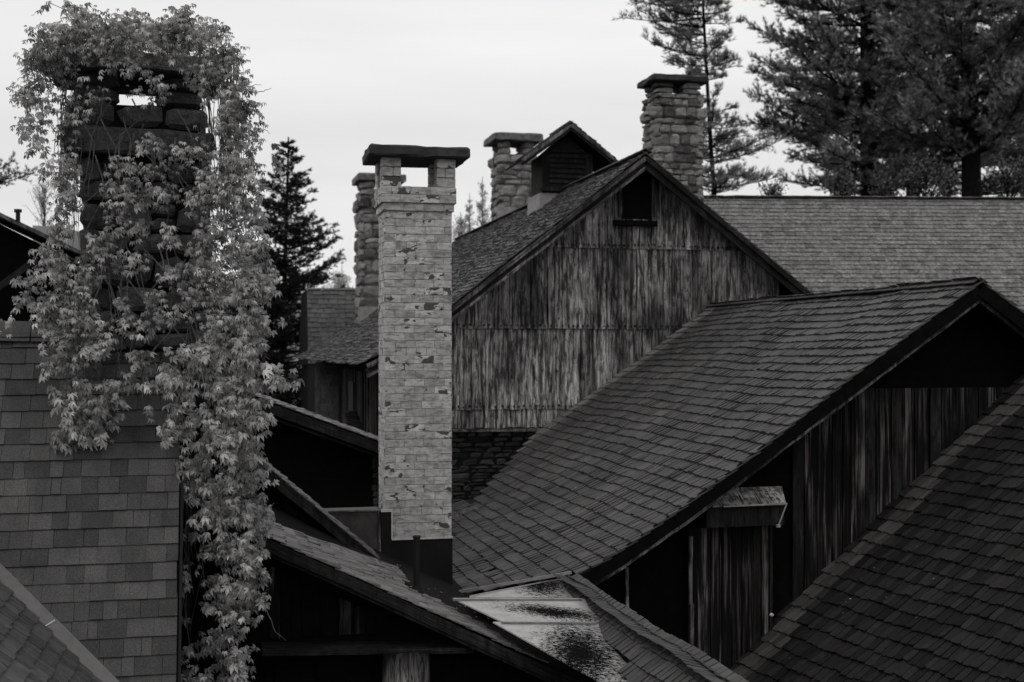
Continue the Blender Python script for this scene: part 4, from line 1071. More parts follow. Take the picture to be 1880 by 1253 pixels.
# ------------------------------------------------------------------ K: steep granule-shingle roof at left
KP = math.radians(61)
bK = thing('asphalt_roofed_house', 'steep house roof of grey laminated asphalt shingles carrying the vine-covered chimney', 'building', W(-4.5, 11.5, -ZC))
pKm = at(330, 1000, 9.8); ebK = (-U*math.cos(KP)-Z*math.sin(KP)); nK = V.cross(ebK).normalized(); nK = nK if nK.z > 0 else -nK
pKr = rayplane(330, 612, pKm, nK)              # ridge height on this plane
pKr = pKm-ebK*((pKr-pKm).dot(-ebK))
LK = 3.6
m_ = MB(); a0 = pKr-V*3.2
m_.hexa([a0-nK*.08, pKr-nK*.08, pKr+ebK*LK-nK*.08, a0+ebK*LK-nK*.08], [a0-nK*.02, pKr-nK*.02, pKr+ebK*LK-nK*.02, a0+ebK*LK-nK*.02])
ebK2 = (U*math.cos(KP)-Z*math.sin(KP)); n2 = V.cross(ebK2); n2 = n2 if n2.z > 0 else -n2
m_.hexa([a0-n2*.08, pKr-n2*.08, pKr+ebK2*LK-n2*.08, a0+ebK2*LK-n2*.08], [a0-n2*.02, pKr-n2*.02, pKr+ebK2*LK-n2*.02, a0+ebK2*LK-n2*.02])
roofK = m_.build('roof', M['deck'], bK)
lay(roofK, M['asphalt'], plane_S(a0, V, ebK), 0.25, 3.19, 0.0, LK, .146, (.07, .24), .010, variants=ASP, gap=.0025, limit=300, jitter=.002, wave=.003, lap=1.25, rough_th=.55, skew=.004)
m_ = MB()
k = 0
while k < 3.2:
    l = R(.27, .3); m_.beam(a0+V*k+Z*R(.006, .02)-U*.03, a0+V*(k+l-.008)+Z*R(.004, .014)-U*.03, .19, .014, up=nK); k += l
m_.build('ridge_cap', M['asphalt'], roofK)
m_ = MB(); m_.beam(pKr+V*.012-nK*.03, pKr+V*.012+ebK*LK-nK*.03, .02, .09, up=nK); m_.build('rake_edge', M['flash_dark'], roofK)
m_ = MB(); pk = pKr-V*.06; m_.prism([pk-Z*.15, pk+ebK*LK-Z*.2+U*.05, pk+ebK*LK-Z*3, pk+ebK2*LK-Z*3, pk+ebK2*LK-Z*.2-U*.05], -V*3); m_.build('wall', M['black'], bK)

# ------------------------------------------------------------------ L: near roof, bottom left, meeting K along a metal valley cap
LP_ = math.radians(43)
bL = thing('near_corner_roof', 'near roof corner of grey shingles under a diagonal painted metal cap, bottom left', 'roof', W(-5, 8, -ZC))
pL0 = rayplane(70, 1130, pKm, nK)
ebL = (V*math.cos(LP_)-Z*math.sin(LP_)); nL = U.cross(ebL).normalized(); nL = nL if nL.z > 0 else -nL
dv_ = nL.cross(nK).normalized(); dv_ = dv_ if dv_.z < 0 else -dv_
m_ = MB(); o_ = pL0-dv_*1.2; e_ = pL0+dv_*1.6
far = lambda p: p-U*3.2
m_.prism([o_-nL*.03, e_-nL*.03, e_-U*3.0-nL*.03, o_-U*3.0-nL*.03], -nL*.05); roofL = m_.build('roof', M['deck'], bL)
SL = plane_S(pL0, -U, ebL)
def keepL(p, a, b): return (p-pKm).dot(nK) > .02
lay(roofL, M['slate'], SL, -3.0, 3.0, -1.6, 1.9, .135, (.045, .14), .012, keep=keepL, gap=.005, limit=300, jitter=.006, wave=.004)
side_ = dv_.cross((nK+nL).normalized()).normalized()
nf = (nK*1.0+nL*.6).normalized(); side_ = nf.cross(dv_).normalized()
m_ = MB(); m_.beam(o_+nK*.04, pL0+dv_*.13+nK*.04, .135, .03, up=nf); m_.build('metal_cap', M['flash_k'], bL)
m_ = MB(); m_.beam(pL0+dv_*.12+nK*.047, e_+nK*.047, .142, .03, up=nf); m_.build('metal_cap', M['flash_k'], bL)
m_ = MB(); m_.beam(pL0+dv_*.125+nK*.068-side_*.06, pL0+dv_*.128+nK*.068+side_*.06, .008, .006, up=nf); m_.build('sealant_line', M['lip'], bL)

# ------------------------------------------------------------------ M: dark house at the far left
bM = thing('far_left_house', 'dark gable-ended house at the left edge with a thin roof pipe', 'house', at(30, 600, 21)-Z*8)
cM = 21.0
m0, m1 = onc(-120, 334, cM), onc(150, 462, cM); slM = (m1[1]-m0[1])/(m1[0]-m0[0])
m_ = MB(); m_.hexa([W(m0[0], cM, m0[1]-.09), W(m1[0], cM, m1[1]-.09), W(m1[0], cM+5, m1[1]-.09), W(m0[0], cM+5, m0[1]-.09)], [W(m0[0], cM, m0[1]), W(m1[0], cM, m1[1]), W(m1[0], cM+5, m1[1]), W(m0[0], cM+5, m0[1])]); rM = m_.build('roof', M['trim_dark'], bM)
m_ = MB(); m_.beam(W(m0[0], cM-.03, m0[1]-.03), W(m1[0], cM-.03, m1[1]-.03), .05, .06); m_.build('gutter', M['trim'], bM)
m_ = MB(); m_.prism([W(m0[0], cM+.5, -6), W(m1[0]-.1, cM+.5, -6), W(m1[0]-.1, cM+.5, m1[1]-.15), W(m0[0], cM+.5, m0[1]-.15)], U*4); wM = m_.build('wall', M['black'], bM)
i0, i1, i2 = onc(-60, 575, cM+.2), onc(62, 482, cM+.2), onc(130, 530, cM+.2)
m_ = MB(); m_.beam(W(i0[0], cM+.2, i0[1]), W(i1[0], cM+.2, i1[1]), .3, .10); m_.beam(W(i1[0], cM+.2, i1[1]), W(i2[0], cM+.2, i2[1]), .3, .10); m_.build('porch_rake', M['trim_dark'], bM)
pp = onc(33, 404, cM+.5); m_ = MB(); m_.tube([W(pp[0], cM+.5, pp[1]-.1), W(pp[0], cM+.5, pp[1]+.12)], .035, 8); m_.tube([W(pp[0], cM+.5, pp[1]+.12), W(pp[0], cM+.5, pp[1]+.17)], .06, 8); m_.build('roof_pipe', M['pipe'], bM)
bM2 = MB(); p_ = at(60, 414, 34); bM2.prism([p_, at(118, 418, 34), at(118, 470, 33), at(60, 470, 33)], Vector((0, 2, 0))); tagged(bM2.build('distant_roof', M['flash_k']), 'pale sliver of a distant roof behind the dark house at left', 'roof')

# ------------------------------------------------------------------ J: dark stone chimney under the vine
JY = 10.33; JA = math.radians(19)
JU = Vector((-math.sin(JA), math.cos(JA), 0)); JV = Vector((math.cos(JA), math.sin(JA), 0))
pj = at(152, 700, JY)                            # front left corner
jw = 1.03; jd = .72
JO = pj.copy(); JO.z = 0
def JW(x, y, z): return JO+JV*x+JU*y+Z*(z+ZC)
zj = lambda y: (HY-y)/FPX*(JY+.15)
chJ = thing('vine_covered_chimney', 'massive dark stone chimney with a projecting ledge and open top, overgrown with creeper', 'chimney', JW(jw/2, jd/2, zj(745)))
m_ = MB()
def jbox(m, x0, x1, y0, y1, z0, z1, r=None):
    m.hexa([JW(x0, y0, z0), JW(x1, y0, z0), JW(x1, y1, z0), JW(x0, y1, z0)], [JW(x0, y0, z1), JW(x1, y0, z1), JW(x1, y1, z1), JW(x0, y1, z1)], r=r)
jbox(m_, .04, jw-.04, .04, jd-.04, zj(790), zj(290)); jbox(m_, -.06, jw-.06, -.02, jd-.02, zj(290), zj(196)); shJ = m_.build('shaft', M['mortar_dark'], chJ)
def jface(x0, y0, w, d, z0, z1, hr, wr, proud=.03):
    o = []
    o += stone_face(JW(x0, y0+.03, -ZC), JV, w, z0+ZC-ZC, z1, -JU, hr, wr, .16, proud)
    o += stone_face(JW(x0+.03, y0, -ZC), JU, d, z0, z1, -JV, hr, wr, .16, proud)
    o += stone_face(JW(x0+w-.03, y0, -ZC), JU, d, z0, z1, JV, hr, wr, .16, proud)
    o += stone_face(JW(x0, y0+d-.03, -ZC), JV, w, z0, z1, JU, hr, wr, .16, proud)
    return o
# note: stone_face uses absolute z measured from p0, so lift p0 by eye height
def lift(pl): 
    return [(k, Matrix.Translation((0, 0, ZC)) @ m, r) for k, m, r in pl]
pl = jface(0, 0, jw, jd, zj(760), zj(292), (.14, .27), (.22, .48)) + jface(-.10, -.06, jw+.08, jd+.06, zj(238), zj(192), (.20, .22), (.25, .55))
emit(shJ, 'stone', M['stone_dark'], STN, lift(pl), 260, 'stones')
cap_slab(chJ, lambda x, y, z: JW(jw/2-.06+x, jd/2-.03+y, z), jw+.16, jd+.2, zj(288), zj(241)-zj(288), M['stone_dark'], 'ledge_stone', jit=.025, n=9)
q = []
for a in (-.08, jw-.42):
    for b in (-.04, jd-.32):
        for k in range(2):
            hh = (zj(136)-zj(192))/2; q.append((random.randrange(14), frame(JW(a+.19, b+.15, zj(192)+hh*(k+.5)), JV*.36, JU*.3, Z*hh*1.02), random.random()))
emit(chJ, 'pier_stone', M['stone_dark'], STN, q, 8, 'pier_stones', minpx=1)
cap_slab(chJ, lambda x, y, z: JW(jw/2-.06+x, jd/2-.03+y, z), jw+.34, jd+.34, zj(138), zj(104)-zj(138), M['stone_dark'], 'cap_slab', jit=.03, n=9)
m_ = MB(); jbox(m_, -.01, jw-.0, -.05, -.02, zj(752), zj(711)); m_.build('base_flashing', M['flash_dark'], chJ)
m_ = MB(); jbox(m_, -.02, .62, -.085, -.02, zj(710), zj(704)); m_.build('flashing_lip', M['flash'], chJ)

# ------------------------------------------------------------------ the creeper
def tmpl_leaf():
    vs = []; fs = []; uv = []
    for ang, ln in ((-88, .68), (-44, .92), (0, 1.0), (44, .92), (88, .68)):
        a = math.radians(ang+R(-7, 7)); ln *= R(.88, 1.1); w = ln*R(.185, .24); dr = R(.3, .85)
        d = np.array([math.sin(a), math.cos(a), 0]); s = np.array([math.cos(a), -math.sin(a), 0])
        o = len(vs); up = np.array([0, 0, 1.0])
        vs += [tuple(d*.04), tuple(d*ln*.6-s*w+up*(.07-dr*.26)), tuple(d*ln*.5+up*(-.04-dr*.22)), tuple(d*ln*.6+s*w+up*(.07-dr*.26)), tuple(d*ln-up*dr)]
        for f in ((0, 2, 1), (0, 3, 2), (1, 2, 4), (2, 3, 4)):
            fs.append(tuple(o+k for k in f)); uv.append([(vs[o+k][0], vs[o+k][1]) for k in f])
    return np.array(vs), fs, uv
LEAF = [tmpl_leaf() for _ in range(12)]
vine = thing('climbing_vine', 'pale leafy creeper smothering the left stone chimney and hanging down beside the shingle roof', 'vine', at(420, 1250, 10.4)-Z*6)
lp = []
def add_leaf(p, s, out):
    """leaf at p, outward direction out: blades droop, faces turn out and up"""
    y = (out*R(.15, .7)-Z*R(.35, 1.0)+Vector((R(-.7, .7), R(-.3, .3), 0))).normalized()
    z = (out*R(.4, 1.0)+Z*R(.35, 1.15)+Vector((R(-.35, .35), R(-.35, .35), 0)))
    z = (z-y*z.dot(y)).normalized(); x = y.cross(z)
    lp.append((random.randrange(12), frame(p, x*s, y*s, z*s), random.random()))
CAMO = Vector((0, 0, ZC))
def blob(x, y, rx, ry, dep, n, s, thick=.25, clump=6):
    """ragged clump group centred where the photo column/row falls at distance dep"""
    c = at(x, y, dep); sx = rx*.9/FPX*dep; sz = ry*.95/FPX*dep; n = int(n*1.3); s = s*.88
    k = 0
    while k < n:
        while True:
            u, w = R(-1, 1), R(-1, 1)
            if u*u+w*w < 1: break
        t = thick*math.sqrt(max(0, 1-u*u-w*w))
        cp = c+Vector((u*sx, -t+R(-.06, .12), w*sz))
        cn = random.randint(3, clump+3); cr = R(.04, .11)
        for _ in range(cn):
            d = Vector((R(-1, 1), R(-1, .4), R(-.8, .8)))*cr
            out = (Vector((u*.7, -1, w*.35+.1))+d*3).normalized()
            add_leaf(cp+d, s*R(.42, 1.12), out)
        k += cn
def strand(pts, dep, s, step=.05, n=2, stem=.004, mb=None, jit=.03):
    P = [at(x, y, dep+R(-.04, .04)) for x, y in pts]
    Q = []
    for i in range(len(P)-1):
        for t in range(4): Q.append(P[i].lerp(P[i+1], t/4)+Vector((R(-1, 1), R(-1, 1), R(-1, 1)))*jit*.35)
    Q.append(P[-1])
    if mb is not None: mb.tube(Q, [stem*(1-.6*i/len(Q)) for i in range(len(Q))], 4)
    if n:
        for i in range(len(Q)-1):
            L = (Q[i+1]-Q[i]).length; m = max(1, int(L/step))
            for j in range(m):
                for _ in range(n):
                    if R(0, 1) < .75:
                        add_leaf(Q[i].lerp(Q[i+1], j/m)+Vector((R(-1, 1), R(-1, .5), R(-1, .6)))*jit, s*R(.6, 1.1), Vector((R(-.6, .6), -1, .2)).normalized())
D0 = 10.10
S_ = .050
# mop over the top
for (x, y, rx, ry, n) in ((150, 75, 52, 34, 190), (215, 70, 42, 26, 130), (245, 50, 24, 18, 50), (290, 72, 42, 26, 130), (345, 62, 42, 32, 170), (165, 45, 25, 20, 60), (345, 42, 16, 20, 36), (390, 85, 42, 36, 180),
                          (110, 100, 44, 32, 140), (75, 125, 24, 34, 80), (60, 175, 18, 26, 50), (66, 240, 16, 20, 32), (100, 75, 26, 16, 45), (78, 265, 10, 14, 16), (90, 215, 16, 26, 26),
                          (428, 130, 34, 38, 140), (448, 190, 32, 34, 110), (430, 225, 36, 36, 90), (462, 245, 18, 34, 60), (400, 160, 20, 30, 50), (235, 95, 130, 18, 190), (300, 100, 80, 22, 100),
                          (215, 122, 26, 14, 26), (255, 138, 22, 16, 24), (300, 158, 22, 14, 26), (180, 175, 12, 20, 18), (365, 145, 18, 14, 24), (270, 185, 26, 10, 16), (180, 215, 22, 10, 10),
                          (285, 275, 22, 14, 26), (335, 290, 30, 16, 34), (380, 285, 20, 16, 24), (245, 310, 28, 12, 26), (290, 320, 18, 14, 16)):
    blob(x, y, rx, ry, D0-.02, int(n*1.25), S_)
# top slab back side too, so the mop is round
blob(240, 75, 165, 30, D0+.7, 520, S_)
# right-hand curtain
for (x, y, rx, ry, n) in ((440, 300, 32, 36, 100), (455, 340, 28, 30, 70), (405, 350, 22, 32, 60), (385, 330, 14, 22, 30), (440, 385, 36, 34, 100), (470, 430, 22, 34, 70), (400, 430, 32, 34, 90), (450, 470, 40, 34, 120), (490, 470, 14, 24, 34), (470, 520, 36, 34, 110),
                          (430, 540, 40, 34, 110), (480, 585, 28, 34, 100), (430, 610, 44, 34, 120), (400, 500, 26, 30, 60), (375, 375, 16, 26, 26)):
    blob(x, y, rx, ry, D0, int(n*1.1), .056)
# over the stone face
for (x, y, rx, ry, n) in ((230, 350, 34, 22, 50), (305, 355, 22, 20, 34), (230, 385, 18, 16, 20), (270, 375, 20, 14, 18), (240, 425, 34, 20, 44), (190, 440, 24, 24, 30), (320, 430, 16, 22, 22), (190, 475, 30, 26, 52), (250, 480, 30, 18, 34), (285, 545, 22, 18, 30),
                          (330, 510, 34, 22, 50), (360, 520, 20, 30, 36), (365, 470, 16, 24, 22), (355, 565, 34, 20, 46), (265, 600, 20, 16, 22), (235, 595, 20, 18, 22), (300, 585, 24, 14, 24), (225, 600, 22, 12, 14), (150, 505, 18, 30, 34), (230, 560, 14, 10, 10)):
    blob(x, y, rx, ry, D0+.02, int(n*1.1), .056, .10, 5)
# left shoulder
for (x, y, rx, ry, n) in ((132, 320, 20, 30, 46), (130, 375, 18, 26, 34), (120, 430, 18, 28, 36), (110, 490, 34, 26, 70), (130, 545, 42, 34, 130), (100, 560, 30, 24, 60), (110, 600, 36, 24, 84), (160, 590, 34, 30, 90), (140, 640, 40, 26, 100), (110, 670, 22, 18, 36), (185, 630, 24, 20, 40), (75, 510, 10, 14, 12), (95, 470, 14, 12, 16), (50, 545, 8, 8, 8), (10, 598, 8, 6, 6), (58, 520, 10, 10, 8)):
    blob(x, y, rx, ry, D0-.08, int(n*1.1), .060, .16)
# hanging tuft over the shingles, below the stone
for (x, y, rx, ry, n) in ((140, 725, 24, 30, 38), (175, 790, 24, 26, 44), (150, 770, 24, 36, 60), (125, 800, 14, 16, 18), (205, 720, 24, 20, 24), (190, 745, 18, 16, 18), (262, 660, 20, 16, 18), (300, 700, 26, 20, 36), (345, 700, 30, 24, 50), (268, 760, 6, 4, 3), (245, 695, 10, 8, 6)):
    blob(x, y, rx, ry, D0-.08, int(n*1.15), .078, .10, 4)
# big cascade at right
for (x, y, rx, ry, n) in ((400, 655, 50, 30, 110), (455, 650, 40, 34, 120), (370, 640, 30, 26, 50), (420, 700, 48, 34, 120), (480, 690, 28, 24, 60), (515, 690, 20, 10, 20), (545, 708, 9, 8, 6), (450, 745, 44, 34, 120), (360, 760, 34, 34, 70), (330, 790, 22, 30, 44), (480, 770, 18, 24, 36), (395, 790, 40, 30, 90),
                          (440, 810, 36, 34, 110), (370, 840, 34, 30, 76), (350, 880, 20, 34, 50), (455, 870, 34, 34, 110), (400, 890, 40, 30, 90), (420, 940, 44, 34, 120), (480, 930, 18, 30, 46), (370, 950, 16, 24, 20), (345, 975, 10, 14, 10), (400, 1000, 26, 26, 40), (450, 1000, 34, 34, 110), (480, 1030, 18, 28, 40), (350, 1060, 18, 22, 20),
                          (420, 1060, 34, 30, 76), (465, 1080, 20, 34, 56), (400, 1110, 26, 24, 40), (440, 1130, 26, 34, 76), (400, 1170, 34, 26, 56), (350, 1200, 22, 22, 24), (440, 1200, 24, 34, 70), (375, 1235, 30, 22, 40), (440, 1250, 26, 30, 60), (345, 1150, 10, 16, 8), (475, 970, 14, 18, 20)):
    blob(x, y, rx, ry, D0-.12 if y < 820 else 10.25, int(n*.85), .074, .2, 5)
sm = MB()
# hanging stems with leaves at the left
for pts in ([(110, 120), (88, 180), (76, 240), (84, 300), (70, 330)], [(130, 130), (108, 210), (98, 300), (104, 380), (96, 450)], [(118, 150), (112, 260), (118, 360), (108, 440)], [(140, 180), (128, 300), (122, 420)], [(60, 160), (50, 220), (56, 260)],
            [(72, 70), (60, 110), (48, 150), (44, 190)], [(100, 90), (80, 140), (62, 180)]):
    strand(pts, D0, .055, .06, 2, .004, sm)
for k in range(80):      # dense bare stems of the right curtain
    x = R(368, 442); y0 = R(90, 260); y1 = y0+R(120, 300)
    strand([(x+R(-15, 10), y0), (x+R(-8, 12), (y0+y1)/2), (x+R(-6, 26), y1)], D0+R(0, .5), .05, .25, 1 if k % 3 == 0 else 0, .0045, sm)
for k in range(40):      # stems in the mop's left side
    x = R(112, 150); y0 = R(130, 260); strand([(x, y0), (x+R(-10, 8), y0+R(60, 120)), (x+R(-14, 10), y0+R(140, 240))], D0+R(0, .4), .05, .25, 1 if k % 4 == 0 else 0, .004, sm)
for k in range(46):      # woody stems crossing the stones
    x = R(150, 375); y0 = R(150, 560); x1 = x+R(-50, 50)
    strand([(x, y0), (x+R(-22, 22), y0+R(30, 60)), (x1, y0+R(80, 130)), (x1+R(-20, 20), y0+R(140, 200))], D0+.02+R(-.03, .02), .05, .3, 0, R(.005, .010), sm, .02)
for k in range(30):
    x = R(330, 470); y0 = R(640, 1000); strand([(x, y0), (x+R(-14, 14), y0+90), (x+R(-20, 20), y0+200)], 10.35, .05, .3, 0, R(.004, .008), sm, .02)
# loose twigs against the sky and over the roof
for pts, nn in (([(145, 35), (120, 18), (92, 6), (72, 20), (58, 29)], 1), ([(150, 40), (135, 20), (128, 8), (118, 0)], 2), ([(85, 70), (64, 92), (45, 118), (32, 130)], 0), ([(345, 45), (338, 28), (340, 12)], 2), ([(470, 170), (484, 168), (498, 162)], 0), ([(475, 215), (484, 236), (496, 246)], 0),
                ([(455, 280), (470, 300), (478, 330)], 1), ([(60, 520), (42, 548), (22, 580), (10, 598)], 1), ([(500, 680), (530, 700), (548, 708)], 1), ([(265, 690), (262, 730), (268, 762), (258, 800)], 0), ([(148, 660), (143, 705), (128, 790), (118, 826)], 0), ([(212, 610), (218, 660), (222, 700)], 0), ([(490, 1120), (505, 1160), (525, 1176)], 0), ([(60, 180), (50, 200), (49, 214)], 0)):
    strand(pts, D0-.1, .05, .09, nn, .0035, sm, .015)
for k in range(70):      # stray tendrils breaking the outline
    t = R(0, 1); a = math.pi*(1.0+t); x = 250+R(150, 215)*math.cos(a); y = 175+R(95, 135)*math.sin(a)
    if R(0, 1) < .45: x, y = random.choice(((R(490, 505), R(250, 1100)), (R(40, 70), R(120, 300)), (R(105, 160), R(600, 800)), (R(300, 360), R(640, 800))))
    dx, dy = R(-26, 26), R(-8, 34); strand([(x, y), (x+dx*.5, y+dy*.4-4), (x+dx, y+dy)], D0-R(-.1, .15), .05, .12, 1 if k % 3 == 0 else 0, .0028, sm, .02)
sm.build('stems', M['stem'], vine, kind='stuff')
emit(vine, 'leaf', M['leaf'], LEAF, lp, 300, 'leaves', minpx=1)
LEAFN = len(lp)

# ------------------------------------------------------------------ trees
def needles(mb_v, mb_f, p, d, n, L, w=.012, spread=.7):
    """tuft of thin triangles"""
    o = len(mb_v)
    for _ in range(n):
        a = (d+Vector((R(-1, 1), R(-1, 1), R(-1, 1)))*spread).normalized()
        s = a.cross(Vector((R(-1, 1), R(-1, 1), R(-1, 1)))).normalized()*w; l = L*R(.6, 1.1)
        k = len(mb_v); b = p-a*l*.1
        mb_v += [tuple(b-s), tuple(b+s), tuple(p+a*l)]; mb_f.append((k, k+1, k+2))
def tri_obj(name, vs, fs, mat, parent, per):
    me = bpy.data.meshes.new(name); me.from_pydata(vs, [], fs)
    nv = len(vs); rr = np.repeat(np.random.rand(nv//per+1), per)[:nv]
    return finish(me, None, rr, name, mat, parent)
def pine(label, x, y0, Y, H, r0, lean, limbs, mat, group=None, kind='pine_tree', tl=.16, tn=9, lo=.12, dens=1.0, wid=.017, asc=.25, up_=.8, sub=17):
    """trunk foot at photo column x; crown from many limbs. limbs: list of (height, azimuth deg, length)"""
    base = at(x, HY, Y); base.z = 0
    t = thing(kind, label, 'tree', base, group)
    tr = MB(); pts = []
    for i in range(9):
        s = i/8; pts.append(base+Vector((lean[0]*s*H+math.sin(s*5+x)*.12, lean[1]*s*H, H*s)))
    tr.tube(pts, [r0*(1-.85*i/8) for i in range(9)], 8); 
    tr.build('trunk', M['bark_far'], t, smooth=True)
    vs = []; fs = []; br = MB()
    for (hh, az, L) in limbs:
        s = hh/H; b = base+Vector((lean[0]*s*H+math.sin(s*5+x)*.12, lean[1]*s*H, hh))
        a = math.radians(az); d = Vector((math.sin(a), math.cos(a), 0)); side = Vector((d.y, -d.x, 0))
        nseg = 6; P = []
        droop = R(-.22, .25)
        for i in range(nseg+1):
            q = i/nseg; P.append(b+d*L*q+Z*(L*(asc*q*q*.9+droop*q)-.0)+side*math.sin(q*3+hh)*L*.06)
        br.tube(P, [max(.012, L*.016*(1-.85*i/nseg)) for i in range(nseg+1)], 4)
        ns = max(5, int(sub*L*dens))
        for k in range(ns):
            q = R(.04, 1.0)**.8; i = min(nseg-1, int(q*nseg)); p = P[i].lerp(P[i+1], q*nseg-i)
            sl = L*R(.14, .34)*(1.2-q*.75); sdir = (d*R(.1, 1)+side*R(-1, 1)+Z*R(-.15, up_)).normalized()
            br.tube([p, p+sdir*sl], [.012, .004], 3)
            nt_ = max(3, int(sl/.115))
            for j in range(nt_):
                pp_ = p+sdir*sl*((j+1)/nt_)+Vector((R(-1, 1), R(-1, 1), R(-.5, .7)))*.06
                needles(vs, fs, pp_, (sdir+Z*.35).normalized(), tn, tl, wid)
    br.build('branches', M['bark_far'], t)
    tri_obj('needles', vs, fs, mat, t, 3*tn)
    return len(fs)
tot_tri = 0
G_ = 'tall pines behind the long far building'
def ring(h0, h1, n, Lf, azr=(0, 360)):
    out = []
    for i in range(n):
        h = h0+(h1-h0)*(i+R(0, .9))/n; out.append((h, R(*azr), Lf((h-h0)/(h1-h0))*R(.75, 1.15)))
    return out
Yp = 46; sc_ = Yp/FPX
zpx = lambda y, Y=Yp: ZC+(HY-y)/FPX*Y
# crown shelves seen against the sky on the left of the biggest pine
shel = [(zpx(338), 262, 3.2), (zpx(300), 268, 3.9), (zpx(268), 275, 3.7), (zpx(240), 264, 4.3), (zpx(222), 280, 4.0), (zpx(190), 266, 4.1), (zpx(165), 275, 3.9), (zpx(190), 255, 3.2), (zpx(120), 262, 3.6), (zpx(100), 280, 3.9), (zpx(70), 270, 3.6), (zpx(45), 258, 4.2), (zpx(20), 275, 4.4), (zpx(-10), 265, 4.4), (zpx(-40), 280, 4.2), (zpx(330), 245, 3.0)]
tot_tri += pine('broad dark pine with shelf-like boughs reaching left over the far roof', 1590, 365, Yp, 32, .54, (.004, 0), shel+ring(zpx(352), 26, 86, lambda s: 3.9*(1-s*.4)), M['needle'], G_, tl=.20, tn=8)
tot_tri += pine('dark pine standing between the broadest pine and the thickest-trunked one', 1664, 365, Yp+3, 32, .45, (.01, 0), ring(zpx(345), 26, 66, lambda s: 3.4*(1-s*.35)), M['needle'], G_, tl=.20, tn=8)
tot_tri += pine('thick-trunked dark pine with pale upturned tufts, right of the others', 1785, 365, Yp-3, 32, .54, (-.004, 0), ring(zpx(325), 25, 90, lambda s: 4.2*(1-s*.35)), M['needle'], G_, tl=.21, asc=.45, tn=8)
tot_tri += pine('dark pine at the right edge, cut by the frame', 1885, 365, Yp+2, 32, .5, (.0, 0), ring(zpx(350), 26, 66, lambda s: 3.8*(1-s*.35)), M['needle'], G_, tl=.20, tn=8)
# slim leaning pine
hs = []
for y, az, L in ((330, 80, 1.9), (335, 270, 1.9), (300, 90, 2.6), (290, 265, 2.2), (275, 60, 2.4), (262, 280, 1.8), (250, 85, 1.3), (240, 260, 1.5), (228, 300, 1.3), (220, 100, 1.2), (180, 270, 1.0), (150, 260, .9), (140, 90, .7), (118, 270, 1.6), (110, 80, .9), (100, 262, 2.2), (80, 275, 1.7), (70, 90, .9), (55, 265, 2.4), (42, 80, .8), (30, 270, 2.8), (15, 262, 2.6), (10, 90, .8), (0, 275, 3.0), (-15, 265, 3.0), (-30, 90, 1.2), (-40, 270, 2.8), (345, 250, 1.6), (345, 100, 2.2)):
    hs.append((zpx(y+R(-8, 8), 40), az+R(-25, 25), L*.9)); hs.append((zpx(y+R(-14, 14), 40), az+R(-80, 80), L*.6)); hs.append((zpx(y+R(-14, 14), 40), R(0, 360), 1.0)); hs.append((zpx(y+R(-16, 16), 40), R(0, 360), 1.2)); hs.append((zpx(y+R(-20, 20), 40), az+R(-30, 30), L*.75))
tot_tri += pine('slim pale pine with a thin leaning trunk, right of the highest fieldstone chimney', 1378, 365, 40, 24, .15, (-.075, 0), hs, M['needle_thin'], None, tl=.19, tn=6, dens=.8, asc=.15, sub=14, wid=.013, up_=1.1)
# spruce between vine and barn
Ys = 46; sl = []
zt = ZC+(HY-252)/FPX*Ys; zbm = ZC-3.0
for i in range(260):
    s = i/260; hgt = zt-.2-(zt-zbm)*s; L = .15+3.9*s**.85 if s < .6 else 2.7
    sl.append((hgt, R(0, 360), L*R(.7, 1.12)))
tot_tri += pine('dark pointed spruce against the sky between the vine and the brick stack', 524, 740, Ys, zt, .20, (0, 0), sl, M['needle_spruce'], None, 'spruce_tree', tl=.13, tn=7, dens=1.1, asc=.30, wid=.018, sub=14, up_=.5)
tot_tri += pine('smaller dark spruce low behind the shingled outbuilding', 470, 740, Ys+3, ZC+1.8, .18, (0, 0), [(ZC+1.6-5*i/60, R(0, 360), .3+1.9*(i/60)**.7) for i in range(90)], M['needle_spruce'], None, 'spruce_tree', tl=.12, tn=7, dens=1.2, wid=.025)

